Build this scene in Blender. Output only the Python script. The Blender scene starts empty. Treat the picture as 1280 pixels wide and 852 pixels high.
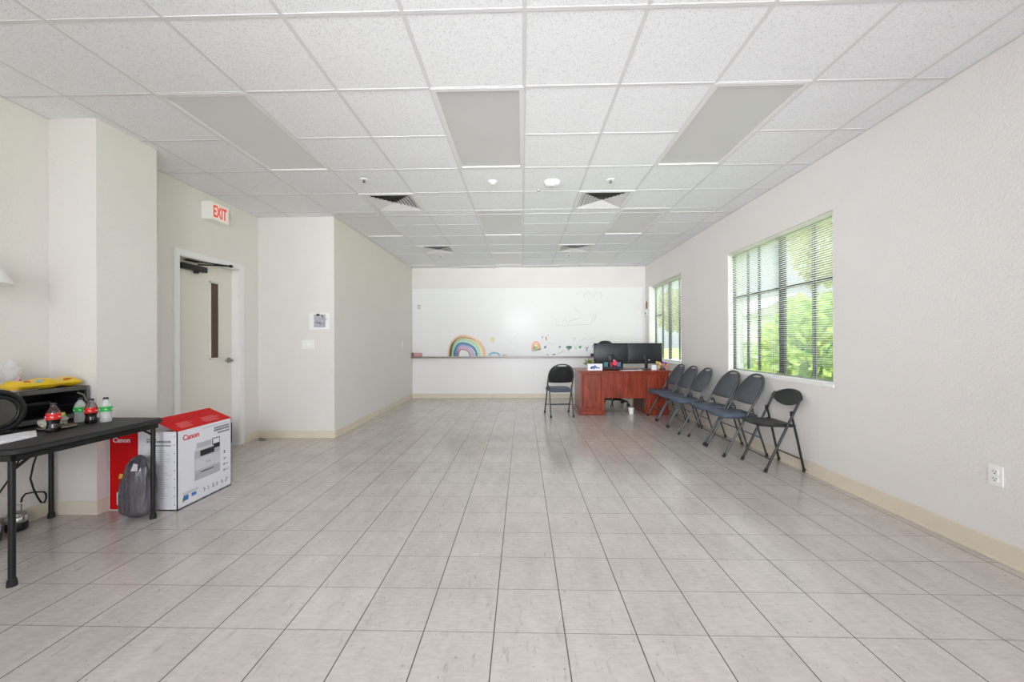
import bpy, bmesh, math, random
from mathutils import Vector, Matrix, noise as mnoise

SC = bpy.context.scene
COL = SC.collection
PI = math.pi

# ------------------------------------------------------------------ camera
CAM_H = 1.252
cd = bpy.data.cameras.new('camera')
cd.sensor_fit = 'HORIZONTAL'
cd.sensor_width = 36.0
cd.lens = 506.36 / 1280 * 36.0
cd.clip_start = 0.05
cd.clip_end = 300
cam = bpy.data.objects.new('camera', cd)
COL.objects.link(cam)
yaw, pit, rol = .0261, .0014, -.0036
rt = Vector((math.cos(yaw), math.sin(yaw), 0))
fw = Vector((-math.sin(yaw), math.cos(yaw), 0))
up = Vector((0, 0, 1))
fw, up = fw * math.cos(pit) + up * math.sin(pit), up * math.cos(pit) - fw * math.sin(pit)
rt, up = rt * math.cos(rol) + up * math.sin(rol), up * math.cos(rol) - rt * math.sin(rol)
cam.matrix_world = Matrix(((rt.x, up.x, -fw.x, 0), (rt.y, up.y, -fw.y, 0), (rt.z, up.z, -fw.z, CAM_H), (0, 0, 0, 1)))
SC.camera = cam

# ------------------------------------------------------------------ world, sun, added fill lamps
EXPOSURE = 0.2
SKY_LOW, SKY_HIGH = 1.4, 5.5
REAR_LIGHT = 84.0
REAR_BEAM = 44.0
CEILING_FILL_WIDE = 0.0  # wide added ceiling lamp, left off
CEILING_FILL_NARROW = 12.0  # narrow added lamp that lifts the ceiling
SIDE_BEAM = 25.0
SUN = 4.8
SC.view_settings.view_transform = 'Standard'
SC.view_settings.look = 'None'
SC.view_settings.gamma = 1.0
SC.view_settings.use_curve_mapping = False
SC.view_settings.exposure = EXPOSURE
SC.cycles.use_denoising = True
SC.cycles.max_bounces = 14
SC.cycles.diffuse_bounces = 9
SC.cycles.glossy_bounces = 5
SC.cycles.transmission_bounces = 8
SC.cycles.transparent_max_bounces = 12
SC.cycles.sample_clamp_indirect = 6.0
SC.cycles.caustics_reflective = False
SC.cycles.caustics_refractive = False

w = bpy.data.worlds.new('daylight_sky')
SC.world = w
w.use_nodes = True
nt = w.node_tree
nt.nodes.clear()
o_ = nt.nodes.new('ShaderNodeOutputWorld')
bg = nt.nodes.new('ShaderNodeBackground')
tc = nt.nodes.new('ShaderNodeTexCoord')
sx = nt.nodes.new('ShaderNodeSeparateXYZ')
mr = nt.nodes.new('ShaderNodeMapRange')
mr.inputs[1].default_value = .25
mr.inputs[2].default_value = .62
mr.inputs[3].default_value = SKY_LOW
mr.inputs[4].default_value = SKY_HIGH
cr_ = nt.nodes.new('ShaderNodeValToRGB')
cr_.color_ramp.elements[0].color = (.88, .93, 1, 1)
cr_.color_ramp.elements[1].color = (.97, .98, 1, 1)
nt.links.new(tc.outputs['Generated'], sx.inputs[0])
nt.links.new(sx.outputs['Z'], mr.inputs[0])
nt.links.new(sx.outputs['Z'], cr_.inputs[0])
nt.links.new(cr_.outputs[0], bg.inputs['Color'])
nt.links.new(mr.outputs[0], bg.inputs['Strength'])
nt.links.new(bg.outputs[0], o_.inputs[0])


def lamp(name, kind, loc, direction, energy, sx_=1, sy_=1, color=(1, 1, 1), portal=False):
    l = bpy.data.lights.new(name, kind)
    l.energy = energy
    l.color = color
    if kind == 'AREA':
        l.shape = 'RECTANGLE'
        l.size, l.size_y = sx_, sy_
        if portal:
            l.cycles.is_portal = True
    o = bpy.data.objects.new(name, l)
    COL.objects.link(o)
    o.location = loc
    o.rotation_euler = Vector(direction).to_track_quat('-Z', 'Y').to_euler()
    return o


s_ = lamp('sun', 'SUN', (-10, 0, 20), (.55, .35, -1), SUN, color=(1, .96, .9))
s_.data.angle = .02
# unseen fill lamps added behind the camera, and portals in the side windows
lamp('rear_fill', 'AREA', (.775, -2.72, 1.45), (-.08, 1, .12), REAR_LIGHT, 3.4, 2.5, (.95, .958, 1))  # broad added fill for the near half of the room
lb = lamp('rear_beam_fill', 'AREA', (-.12, -2.71, 2.2), (0, 1, -.075), REAR_BEAM, 1.2, 1.05, (.95, .958, 1))  # added narrow beam that brightens the far wall
lb.data.spread = math.radians(70)
# lamps added low behind the camera, aimed up to brighten the ceiling
pb = lamp('ceiling_fill_wide', 'AREA', (.775, -2.71, .75), (-.1, 1, .3), CEILING_FILL_WIDE, 3.4, 1.1, (.95, .958, 1))
pb.data.spread = math.radians(55)
pb2 = lamp('ceiling_fill_narrow', 'AREA', (.775, -2.71, .42), (-.1, 1, .275), CEILING_FILL_NARROW, 3.4, .5, (.95, .958, 1))
pb2.data.spread = math.radians(28)
sb_ = lamp('side_fill', 'AREA', (-2.25, -2.71, 1.45), (.5, 1, .08), SIDE_BEAM, 1.05, 2.4, (.95, .958, 1))  # added fill lamp aimed across at the right wall
sb_.data.spread = math.radians(44)
lamp('window_portal', 'AREA', (2.95, 4.49, 1.62), (-1, 0, 0), 1, 1.8, 1.55, portal=True)
lamp('window_portal', 'AREA', (2.95, 7.85, 1.63), (-1, 0, 0), 1, 1.8, 1.55, portal=True)

# ------------------------------------------------------------------ materials
MATS = {}


def srgb(r, g, b):
    f = lambda c: (c / 255 / 12.92) if c / 255 <= .04045 else ((c / 255 + .055) / 1.055) ** 2.4
    return (f(r), f(g), f(b), 1)


def mat(name, rgb, rough=.5, metal=0.0, var=0.0, vscale=12, bump=0.0, bscale=60, bdist=.004, trans=0.0, alpha=1.0,
        emit=0.0, coat=0.0, spec=.5, stretch=(1, 1, 1), ior=1.45, detail=4):
    """principled material with a little procedural colour variation and relief"""
    m = bpy.data.materials.new(name)
    m.use_nodes = True
    n = m.node_tree.nodes
    L = m.node_tree.links
    p = n['Principled BSDF']
    c = srgb(*rgb)
    p.inputs['Base Color'].default_value = c
    p.inputs['Roughness'].default_value = rough
    p.inputs['Metallic'].default_value = metal
    p.inputs['Transmission Weight'].default_value = trans
    p.inputs['Alpha'].default_value = alpha
    p.inputs['Coat Weight'].default_value = coat
    p.inputs['Coat Roughness'].default_value = .06
    p.inputs['Specular IOR Level'].default_value = spec
    p.inputs['IOR'].default_value = ior
    if emit:
        p.inputs['Emission Color'].default_value = c
        p.inputs['Emission Strength'].default_value = emit
    if var or bump:
        t = n.new('ShaderNodeTexCoord')
        mp = n.new('ShaderNodeMapping')
        mp.inputs['Scale'].default_value = stretch
        L.new(t.outputs['Object'], mp.inputs[0])
    if var:
        ns = n.new('ShaderNodeTexNoise')
        ns.inputs['Scale'].default_value = vscale
        ns.inputs['Detail'].default_value = detail
        L.new(mp.outputs[0], ns.inputs['Vector'])
        r = n.new('ShaderNodeValToRGB')
        r.color_ramp.elements[0].position = .3
        r.color_ramp.elements[1].position = .7
        r.color_ramp.elements[0].color = tuple(x * (1 - var) for x in c[:3]) + (1,)
        r.color_ramp.elements[1].color = tuple(min(1, x * (1 + var)) for x in c[:3]) + (1,)
        L.new(ns.outputs['Fac'], r.inputs[0])
        L.new(r.outputs[0], p.inputs['Base Color'])
    if bump:
        nb = n.new('ShaderNodeTexNoise')
        nb.inputs['Scale'].default_value = bscale
        nb.inputs['Detail'].default_value = 3
        L.new(mp.outputs[0], nb.inputs['Vector'])
        b = n.new('ShaderNodeBump')
        b.inputs['Strength'].default_value = bump
        b.inputs['Distance'].default_value = bdist
        L.new(nb.outputs['Fac'], b.inputs['Height'])
        L.new(b.outputs[0], p.inputs['Normal'])
    MATS[name] = m
    return m


def floor_material():
    m = bpy.data.materials.new('floor_tile')
    m.use_nodes = True
    n, L = m.node_tree.nodes, m.node_tree.links
    p = n['Principled BSDF']
    tcn = n.new('ShaderNodeTexCoord')
    sep = n.new('ShaderNodeSeparateXYZ')
    L.new(tcn.outputs['Object'], sep.inputs[0])

    def math_(op, a, b=None, clamp=False):
        k = n.new('ShaderNodeMath')
        k.operation = op
        k.use_clamp = clamp
        for i, v in enumerate((a, b)):
            if v is None:
                continue
            if isinstance(v, (int, float)):
                k.inputs[i].default_value = v
            else:
                L.new(v, k.inputs[i])
        return k.outputs[0]
    T = .3048
    u = math_('DIVIDE', math_('ADD', sep.outputs['X'], .1278), T)
    v = math_('DIVIDE', math_('SUBTRACT', sep.outputs['Y'], 1.7446), T)

    def line(c, half):
        d = math_('ABSOLUTE', math_('SUBTRACT', math_('FRACT', math_('ADD', c, .5)), .5))
        k = n.new('ShaderNodeMapRange')
        k.inputs[1].default_value = half * .6
        k.inputs[2].default_value = half * 1.4
        k.inputs[3].default_value = 1
        k.inputs[4].default_value = 0
        L.new(d, k.inputs[0])
        return k.outputs[0]
    lu = math_('MULTIPLY', line(u, .0075), .95)
    lv = math_('MULTIPLY', line(v, .005), .68)
    joint = math_('MAXIMUM', lu, lv)
    # one tone per tile
    cb = n.new('ShaderNodeCombineXYZ')
    L.new(math_('FLOOR', u), cb.inputs[0])
    L.new(math_('FLOOR', v), cb.inputs[1])
    wn = n.new('ShaderNodeTexWhiteNoise')
    wn.noise_dimensions = '2D'
    L.new(cb.outputs[0], wn.inputs['Vector'])

    def noise(scale, det, sc, rot=0, rough=.6):
        mp = n.new('ShaderNodeMapping')
        mp.inputs['Scale'].default_value = sc
        mp.inputs['Rotation'].default_value = (0, 0, rot)
        L.new(tcn.outputs['Object'], mp.inputs[0])
        k = n.new('ShaderNodeTexNoise')
        k.inputs['Scale'].default_value = scale
        k.inputs['Detail'].default_value = det
        k.inputs['Roughness'].default_value = rough
        L.new(mp.outputs[0], k.inputs['Vector'])
        return k.outputs['Fac']

    def ramp(f, a, b, ca, cb_):
        k = n.new('ShaderNodeMapRange')
        k.inputs[1].default_value = a
        k.inputs[2].default_value = b
        k.inputs[3].default_value = ca
        k.inputs[4].default_value = cb_
        L.new(f, k.inputs[0])
        return k.outputs[0]
    tone = ramp(wn.outputs['Value'], 0, 1, .965, 1.03)
    s1 = ramp(noise(9, 6, (1, .35, 1), .25), .3, .7, .90, 1.06)     # brushed marbling
    s2 = ramp(noise(55, 4, (.35, 1, 1), -.2), .35, .7, 1.05, .92)   # fine veins
    s3 = ramp(noise(1.1, 3, (1, 1, 1)), .35, .7, .96, 1.03)         # broad wear
    sc1 = ramp(noise(26, 5, (1, .22, 1), .9), .62, .71, 1, .80)     # scuffs one way
    sc2 = ramp(noise(31, 5, (1, .2, 1), 2.2), .62, .72, 1, .80)    # scuffs the other
    sp = ramp(noise(42, 3, (1, 1, 1)), .66, .72, 1, .62)            # specks
    f = math_('MULTIPLY', tone, s1)
    for k in (s2, s3, sc1, sc2, sp):
        f = math_('MULTIPLY', f, k)
    base = n.new('ShaderNodeMix')
    base.data_type = 'RGBA'
    base.blend_type = 'MULTIPLY'
    base.inputs['Factor'].default_value = 1
    base.inputs['A'].default_value = FLOOR_RGB
    cc = n.new('ShaderNodeCombineColor')
    for i in range(3):
        L.new(f, cc.inputs[i])
    L.new(cc.outputs[0], base.inputs['B'])
    mx = n.new('ShaderNodeMix')
    mx.data_type = 'RGBA'
    L.new(joint, mx.inputs['Factor'])
    L.new(base.outputs['Result'], mx.inputs['A'])
    mx.inputs['B'].default_value = srgb(70, 58, 50)
    L.new(mx.outputs['Result'], p.inputs['Base Color'])
    L.new(ramp(noise(6, 4, (1, 1, 1)), .3, .7, .11, .2), p.inputs['Roughness'])
    p.inputs['Specular IOR Level'].default_value = .5
    b = n.new('ShaderNodeBump')
    b.inputs['Strength'].default_value = .25
    b.inputs['Distance'].default_value = .0012
    L.new(math_('SUBTRACT', ramp(noise(3.5, 2, (1, 1, 1)), 0, 1, 0, .35), joint), b.inputs['Height'])
    L.new(b.outputs[0], p.inputs['Normal'])
    return m


def ceiling_material():
    m = bpy.data.materials.new('acoustic_tile')
    m.use_nodes = True
    n, L = m.node_tree.nodes, m.node_tree.links
    p = n['Principled BSDF']
    t = n.new('ShaderNodeTexCoord')
    a = n.new('ShaderNodeTexNoise')
    a.inputs['Scale'].default_value = 120
    a.inputs['Detail'].default_value = 4
    a.inputs['Roughness'].default_value = .7
    L.new(t.outputs['Object'], a.inputs['Vector'])
    r = n.new('ShaderNodeValToRGB')
    e = r.color_ramp.elements
    e[0].position, e[0].color = .33, srgb(204, 206, 209)
    e[1].position, e[1].color = .47, srgb(238, 240, 243)
    L.new(a.outputs['Fac'], r.inputs[0])
    L.new(r.outputs[0], p.inputs['Base Color'])
    p.inputs['Roughness'].default_value = .95
    p.inputs['Specular IOR Level'].default_value = .1
    b = n.new('ShaderNodeBump')
    b.inputs['Strength'].default_value = .35
    b.inputs['Distance'].default_value = .004
    L.new(a.outputs['Fac'], b.inputs['Height'])
    L.new(b.outputs[0], p.inputs['Normal'])
    return m


def wood_material(name, dark, light, scale=3.0, coat=.6):
    m = bpy.data.materials.new(name)
    m.use_nodes = True
    n, L = m.node_tree.nodes, m.node_tree.links
    p = n['Principled BSDF']
    t = n.new('ShaderNodeTexCoord')
    mp = n.new('ShaderNodeMapping')
    mp.inputs['Scale'].default_value = (9, 9, .9)
    L.new(t.outputs['Object'], mp.inputs[0])
    a = n.new('ShaderNodeTexNoise')
    a.inputs['Scale'].default_value = scale
    a.inputs['Detail'].default_value = 8
    a.inputs['Distortion'].default_value = .8
    L.new(mp.outputs[0], a.inputs['Vector'])
    r = n.new('ShaderNodeValToRGB')
    r.color_ramp.elements[0].position = .3
    r.color_ramp.elements[1].position = .68
    r.color_ramp.elements[0].color = srgb(*dark)
    r.color_ramp.elements[1].color = srgb(*light)
    L.new(a.outputs['Fac'], r.inputs[0])
    L.new(r.outputs[0], p.inputs['Base Color'])
    p.inputs['Roughness'].default_value = .32
    p.inputs['Specular IOR Level'].default_value = .35
    p.inputs['Coat Weight'].default_value = coat
    p.inputs['Coat Roughness'].default_value = .08
    return m


def glass_material(name, tint=(255, 255, 255), rough=0.0, gloss=.08):
    """thin clear sheet: mostly see-through with a faint mirror"""
    m = bpy.data.materials.new(name)
    m.use_nodes = True
    n, L = m.node_tree.nodes, m.node_tree.links
    n.clear()
    o = n.new('ShaderNodeOutputMaterial')
    tr = n.new('ShaderNodeBsdfTransparent')
    tr.inputs[0].default_value = srgb(*tint)
    gl = n.new('ShaderNodeBsdfGlossy')
    gl.inputs['Roughness'].default_value = rough
    fr = n.new('ShaderNodeFresnel')
    fr.inputs[0].default_value = 1.3
    ns = n.new('ShaderNodeTexNoise')
    ns.inputs['Scale'].default_value = 1.5
    mul = n.new('ShaderNodeMath')
    mul.operation = 'MULTIPLY_ADD'
    mul.inputs[1].default_value = .6
    mul.inputs[2].default_value = gloss * .3
    L.new(fr.outputs[0], mul.inputs[0])
    mx = n.new('ShaderNodeMixShader')
    L.new(mul.outputs[0], mx.inputs[0])
    L.new(tr.outputs[0], mx.inputs[1])
    L.new(gl.outputs[0], mx.inputs[2])
    L.new(mx.outputs[0], o.inputs[0])
    return m


def leaf_material(name, a, b):
    m = bpy.data.materials.new(name)
    m.use_nodes = True
    n, L = m.node_tree.nodes, m.node_tree.links
    p = n['Principled BSDF']
    t = n.new('ShaderNodeTexCoord')
    ns = n.new('ShaderNodeTexNoise')
    ns.inputs['Scale'].default_value = 5
    ns.inputs['Detail'].default_value = 5
    L.new(t.outputs['Object'], ns.inputs['Vector'])
    r = n.new('ShaderNodeValToRGB')
    r.color_ramp.elements[0].position = .35
    r.color_ramp.elements[1].position = .65
    r.color_ramp.elements[0].color = srgb(*a)
    r.color_ramp.elements[1].color = srgb(*b)
    L.new(ns.outputs['Fac'], r.inputs[0])
    L.new(r.outputs[0], p.inputs['Base Color'])
    p.inputs['Roughness'].default_value = .55
    p.inputs['Subsurface Weight'].default_value = 0
    tl = n.new('ShaderNodeBsdfTranslucent')
    L.new(r.outputs[0], tl.inputs[0])
    mx = n.new('ShaderNodeMixShader')
    mx.inputs[0].default_value = .4
    o = n['Material Output']
    L.new(p.outputs[0], mx.inputs[1])
    L.new(tl.outputs[0], mx.inputs[2])
    L.new(mx.outputs[0], o.inputs[0])
    return m


FLOOR_RGB = srgb(194, 187, 182)
M_FLOOR = floor_material()
M_CEIL = ceiling_material()
M_GRID = mat('ceiling_grid_steel', (216, 216, 217), .5, var=.02, vscale=3)
M_WALL = mat('wall_paint', (229, 226, 223), .75, var=.012, vscale=2, bump=.62, bscale=75, bdist=.005, spec=.25)
M_BASE = mat('vinyl_base', (224, 215, 198), .4, var=.03, vscale=5)
M_WHITE = mat('white_paint', (238, 238, 238), .4, var=.01, vscale=3)
M_DOOR = mat('door_paint', (226, 222, 214), .45, var=.015, vscale=2)
M_PANELWALL = mat('white_wall_panel', (240, 240, 240), .35, var=.01, vscale=2)
M_BOARD = mat('whiteboard_gloss', (238, 239, 239), .17, var=.012, vscale=1.2, spec=.06)
M_LENS = mat('prismatic_lens', (168, 168, 166), .4, emit=.36, var=.01, vscale=2, bump=.25, bscale=220, bdist=.002)  # fill glow added here, though the ceiling lights are off
M_LENSFRAME = mat('troffer_frame', (226, 226, 226), .4, var=.01, vscale=3)
M_PLASTIC = mat('white_plastic', (242, 242, 240), .35, var=.01, vscale=8)
M_VENTBLACK = mat('duct_dark', (42, 42, 42), .8, var=.1, vscale=6)
M_VENT = mat('vent_steel', (228, 228, 228), .45, var=.01, vscale=5)
M_BLACK = mat('black_plastic', (26, 27, 29), .45, var=.08, vscale=10)
M_BLACKMETAL = mat('black_enamel', (22, 24, 25), .35, metal=.1, var=.06, vscale=9)
M_TUBE = mat('chair_tube_enamel', (76, 80, 82), .3, metal=.35, var=.06, vscale=14)
M_TUBEDARK = mat('black_tube_enamel', (40, 42, 42), .32, metal=.25, var=.06, vscale=14)
M_FABRIC = mat('charcoal_fabric', (78, 82, 88), .9, var=.14, vscale=260, bump=.3, bscale=420, bdist=.0015)
M_VINYL = mat('navy_vinyl', (73, 83, 100), .55, var=.08, vscale=30, bump=.12, bscale=300, bdist=.001)
M_BLACKSEAT = mat('black_resin', (36, 38, 38), .5, var=.06, vscale=20)
M_RUBBER = mat('rubber', (34, 34, 34), .8, var=.08, vscale=20)
M_CHROME = mat('chrome', (205, 207, 210), .16, metal=1, var=.03, vscale=6)
M_STEEL = mat('brushed_steel', (150, 150, 148), .32, metal=.9, var=.06, vscale=20, stretch=(1, 10, 1))
M_BRONZE = mat('bronze_aluminium', (74, 74, 78), .4, metal=.3, var=.05, vscale=9)
M_GLASS = glass_material('window_glass', (247, 252, 250))
M_BLIND = mat('blind_slat', (246, 246, 244), .5, var=.01, vscale=4)
_n, _l = M_BLIND.node_tree.nodes, M_BLIND.node_tree.links
_t = _n.new('ShaderNodeBsdfTranslucent')
_t.inputs[0].default_value = (.96, .96, .95, 1)
_m = _n.new('ShaderNodeMixShader')
_m.inputs[0].default_value = .58
_l.new(_n['Principled BSDF'].outputs[0], _m.inputs[1])
_l.new(_t.outputs[0], _m.inputs[2])
_l.new(_m.outputs[0], _n['Material Output'].inputs[0])
M_SILL = mat('sill_white', (243, 243, 241), .4, var=.01, vscale=3)
M_CHERRY = wood_material('cherry_wood', (100, 33, 19), (152, 62, 38), coat=.15)
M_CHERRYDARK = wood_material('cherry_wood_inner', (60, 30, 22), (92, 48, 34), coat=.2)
M_MON = mat('monitor_shell', (34, 38, 43), .42, var=.05, vscale=5)
M_RED = mat('carton_red', (204, 8, 14), .5, var=.03, vscale=4, spec=.2)
M_CARTON = mat('carton_white', (226, 227, 234), .45, var=.012, vscale=3)
M_CARTONIN = mat('carton_inside', (120, 104, 88), .8, var=.06, vscale=8)
M_INK = mat('print_grey', (118, 120, 130), .5, var=.05, vscale=30)
M_INKDARK = mat('print_black', (32, 33, 36), .5, var=.05, vscale=30)
M_PRINTLIGHT = mat('print_silver', (206, 207, 213), .45, var=.02, vscale=30)
M_PRINTMID = mat('print_midgrey', (178, 180, 188), .45, var=.02, vscale=30)
M_INKBLUE = mat('print_blue', (70, 120, 190), .5, var=.2, vscale=60)
M_REDINK = mat('logo_red', (196, 20, 36), .45, var=.03, vscale=30)
M_PINKINK = mat('flap_print', (228, 120, 120), .45, var=.05, vscale=30)
M_PAPER = mat('paper', (236, 237, 242), .7, var=.015, vscale=20)


# ------------------------------------------------------------------ mesh helpers
class MB:
    """collects shapes and links them as ONE mesh object"""

    def __init__(self):
        self.bm = bmesh.new()

    def box(self, c, s, bev=0.0, rot=None):
        r = bmesh.ops.create_cube(self.bm, size=1)
        vs = r['verts']
        M = Matrix.Translation(Vector(c)) @ (rot.to_4x4() if rot else Matrix.Identity(4)) @ Matrix.Diagonal((s[0], s[1], s[2], 1))
        bmesh.ops.transform(self.bm, matrix=M, verts=vs)
        if bev:
            es = list({e for v in vs for e in v.link_edges})
            bmesh.ops.bevel(self.bm, geom=es, offset=bev, segments=2, affect='EDGES', profile=.5, clamp_overlap=True)
        return self

    def span(self, a, b, bev=0.0):
        c = [(x + y) / 2 for x, y in zip(a, b)]
        s = [abs(y - x) for x, y in zip(a, b)]
        return self.box(c, s, bev)

    def tube(self, pts, r, seg=10, closed=False, caps=True):
        pts = [Vector(p) for p in pts]
        n = len(pts)
        rs = r if isinstance(r, (list, tuple)) else [r] * n
        tang = []
        for i in range(n):
            if closed:
                t = pts[(i + 1) % n] - pts[i - 1]
            elif i == 0:
                t = pts[1] - pts[0]
            elif i == n - 1:
                t = pts[-1] - pts[-2]
            else:
                t = (pts[i + 1] - pts[i]).normalized() + (pts[i] - pts[i - 1]).normalized()
            tang.append(t.normalized())
        ref = Vector((0, 0, 1)) if abs(tang[0].z) < .9 else Vector((1, 0, 0))
        nrm = (ref - tang[0] * ref.dot(tang[0])).normalized()
        rings = []
        for i in range(n):
            if i:
                q = tang[i - 1].rotation_difference(tang[i])
                nrm = (q @ nrm)
                nrm = (nrm - tang[i] * nrm.dot(tang[i])).normalized()
            b = tang[i].cross(nrm)
            rings.append([self.bm.verts.new(pts[i] + (nrm * math.cos(2 * PI * k / seg) + b * math.sin(2 * PI * k / seg)) * rs[i]) for k in range(seg)])
        m = n if closed else n - 1
        for i in range(m):
            a, c = rings[i], rings[(i + 1) % n]
            for k in range(seg):
                self.bm.faces.new((a[k], a[(k + 1) % seg], c[(k + 1) % seg], c[k]))
        if caps and not closed:
            self.bm.faces.new(list(reversed(rings[0])))
            self.bm.faces.new(rings[-1])
        return self

    def lathe(self, prof, c=(0, 0, 0), seg=24, axis=None):
        """prof: (radius, height) from bottom to top"""
        c = Vector(c)
        R = axis.to_track_quat('Z', 'Y').to_matrix() if axis else Matrix.Identity(3)
        rings = []
        for r, h in prof:
            if r < 1e-5:
                rings.append([self.bm.verts.new(c + R @ Vector((0, 0, h)))])
            else:
                rings.append([self.bm.verts.new(c + R @ Vector((r * math.cos(2 * PI * k / seg), r * math.sin(2 * PI * k / seg), h))) for k in range(seg)])
        for a, b in zip(rings, rings[1:]):
            for k in range(seg):
                k2 = (k + 1) % seg
                if len(a) == 1 and len(b) == 1:
                    continue
                if len(a) == 1:
                    self.bm.faces.new((a[0], b[k2], b[k]))
                elif len(b) == 1:
                    self.bm.faces.new((a[k], a[k2], b[0]))
                else:
                    self.bm.faces.new((a[k], a[k2], b[k2], b[k]))
        if len(rings[0]) > 1:
            self.bm.faces.new(list(reversed(rings[0])))
        if len(rings[-1]) > 1:
            self.bm.faces.new(rings[-1])
        return self

    def prism(self, poly, o, ux, uy, th):
        """polygon (u, v) on the frame o/ux/uy, extruded by th along ux x uy"""
        o, ux, uy = Vector(o), Vector(ux), Vector(uy)
        nz = ux.cross(uy).normalized()
        a = [self.bm.verts.new(o + ux * u + uy * v) for u, v in poly]
        b = [self.bm.verts.new(o + ux * u + uy * v + nz * th) for u, v in poly]
        n = len(poly)
        self.bm.faces.new(list(reversed(a)))
        self.bm.faces.new(b)
        for i in range(n):
            j = (i + 1) % n
            self.bm.faces.new((a[i], a[j], b[j], b[i]))
        return self

    def pad(self, poly, o, ux, uy, th, puff=.006, lip=.9, back=True):
        """cushion: outline with rounded rims on both faces"""
        o, ux, uy = Vector(o), Vector(ux), Vector(uy)
        nz = ux.cross(uy).normalized()
        cu = sum(p[0] for p in poly) / len(poly)
        cv = sum(p[1] for p in poly) / len(poly)
        levels = [(lip, -puff if back else 0), (.975, 0), (1, th * .25), (1, th * .75), (.975, th), (lip, th + puff)]
        rings = []
        for s, h in levels:
            rings.append([self.bm.verts.new(o + ux * (cu + (u - cu) * s) + uy * (cv + (v - cv) * s) + nz * h) for u, v in poly])
        n = len(poly)
        for a, b in zip(rings, rings[1:]):
            for i in range(n):
                j = (i + 1) % n
                self.bm.faces.new((a[i], a[j], b[j], b[i]))
        self.bm.faces.new(list(reversed(rings[0])))
        self.bm.faces.new(rings[-1])
        return self

    def quad(self, *p):
        self.bm.faces.new([self.bm.verts.new(Vector(q)) for q in p])
        return self

    def build(self, name, m, parent=None, smooth=True, angle=40):
        bmesh.ops.recalc_face_normals(self.bm, faces=self.bm.faces)
        me = bpy.data.meshes.new(name)
        self.bm.to_mesh(me)
        self.bm.free()
        me.materials.append(m)
        if smooth:
            me.polygons.foreach_set('use_smooth', [True] * len(me.polygons))
            try:
                me.set_sharp_from_angle(angle=math.radians(angle))
            except Exception:
                pass
        o = bpy.data.objects.new(name, me)
        COL.objects.link(o)
        if parent:
            o.parent = parent
        return o


def thing(name, label, cat, loc=(0, 0, 0), rz=0, group=None):
    o = bpy.data.objects.new(name, None)
    o.empty_display_size = .1
    COL.objects.link(o)
    o.location = loc
    o.rotation_euler = (0, 0, rz)
    o['label'] = label
    o['category'] = cat
    if group:
        o['group'] = group
    return o


def tag(o, label, cat, group=None, kind=None):
    o['label'] = label
    o['category'] = cat
    if group:
        o['group'] = group
    if kind:
        o['kind'] = kind
    return o


def struct(o, label=None, cat=None):
    o['kind'] = 'structure'
    if label:
        o['label'] = label
    if cat:
        o['category'] = cat
    return o


def kids(o):
    return [c for c in COL.objects if c.parent == o]


def dup(root, loc, rz, label, group=None):
    r = root.copy()
    COL.objects.link(r)
    r.location = loc
    r.rotation_euler = (0, 0, rz)
    r['label'] = label
    if group:
        r['group'] = group
    for ch in kids(root):
        c = ch.copy()
        COL.objects.link(c)
        c.parent = r
        for g in kids(ch):
            d = g.copy()
            COL.objects.link(d)
            d.parent = c
    return r


def text(name, body, size, o, ux, uy, m, parent=None, th=.0008, align='LEFT', squash=1.0, bold=0.0):
    """lettering as a thin mesh lying on the plane o/ux/uy"""
    cu = bpy.data.curves.new(name, 'FONT')
    cu.body = body
    cu.size = size
    cu.align_x = align
    cu.extrude = th / 2
    cu.offset = bold
    t = bpy.data.objects.new(name, cu)
    COL.objects.link(t)
    bpy.context.view_layer.update()
    me = bpy.data.meshes.new_from_object(t.evaluated_get(bpy.context.evaluated_depsgraph_get()))
    COL.objects.unlink(t)
    bpy.data.objects.remove(t)
    ux, uy = Vector(ux).normalized(), Vector(uy).normalized()
    nz = ux.cross(uy)
    o = Vector(o)
    M = Matrix(((ux.x * squash, uy.x, nz.x, o.x), (ux.y * squash, uy.y, nz.y, o.y), (ux.z * squash, uy.z, nz.z, o.z), (0, 0, 0, 1)))
    me.transform(M)
    me.materials.clear()
    me.materials.append(m)
    ob = bpy.data.objects.new(name, me)
    COL.objects.link(ob)
    if parent:
        ob.parent = parent
    return ob


# ------------------------------------------------------------------ room shell
XR, XL, XF = 2.70, -3.47, -2.46       # right wall, near-left wall, far-left wall
YB, YN, YR = 8.97, 5.23, -2.6         # back wall, alcove wall, wall behind the camera
H = 2.895
T = .2
W1 = (3.59, 5.395, .862, 2.388)       # window openings: y0 y1 z0 z1
W2 = (6.965, 8.73, .86, 2.41)
PX, PY0, PY1 = -3.112, 2.88, 3.37      # pilaster face x, front y, end y
DY0, DY1, DZ = 4.0, 4.87, 2.14        # door opening

struct(MB().span((XL - .3, YR - .3, -.12), (XR + .02, YB + .2, 0)).build('floor', M_FLOOR, smooth=False), 'beige square tile floor with thin dark joints')

g = .6096
gx0, gy0 = .0155, 2.0029
troffers = [(-4, 1), (-1, 1), (2, 1), (-4, 5), (-1, 5), (2, 5), (-4, 9), (-1, 9), (2, 9)]     # grid cell of the near half
vents = [(-3, 4), (1, 4), (-3, 8), (1, 8)]
skip = set(vents)
for a, b in troffers:
    skip |= {(a, b), (a, b + 1)}
mb, bars = MB(), MB()


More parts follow.
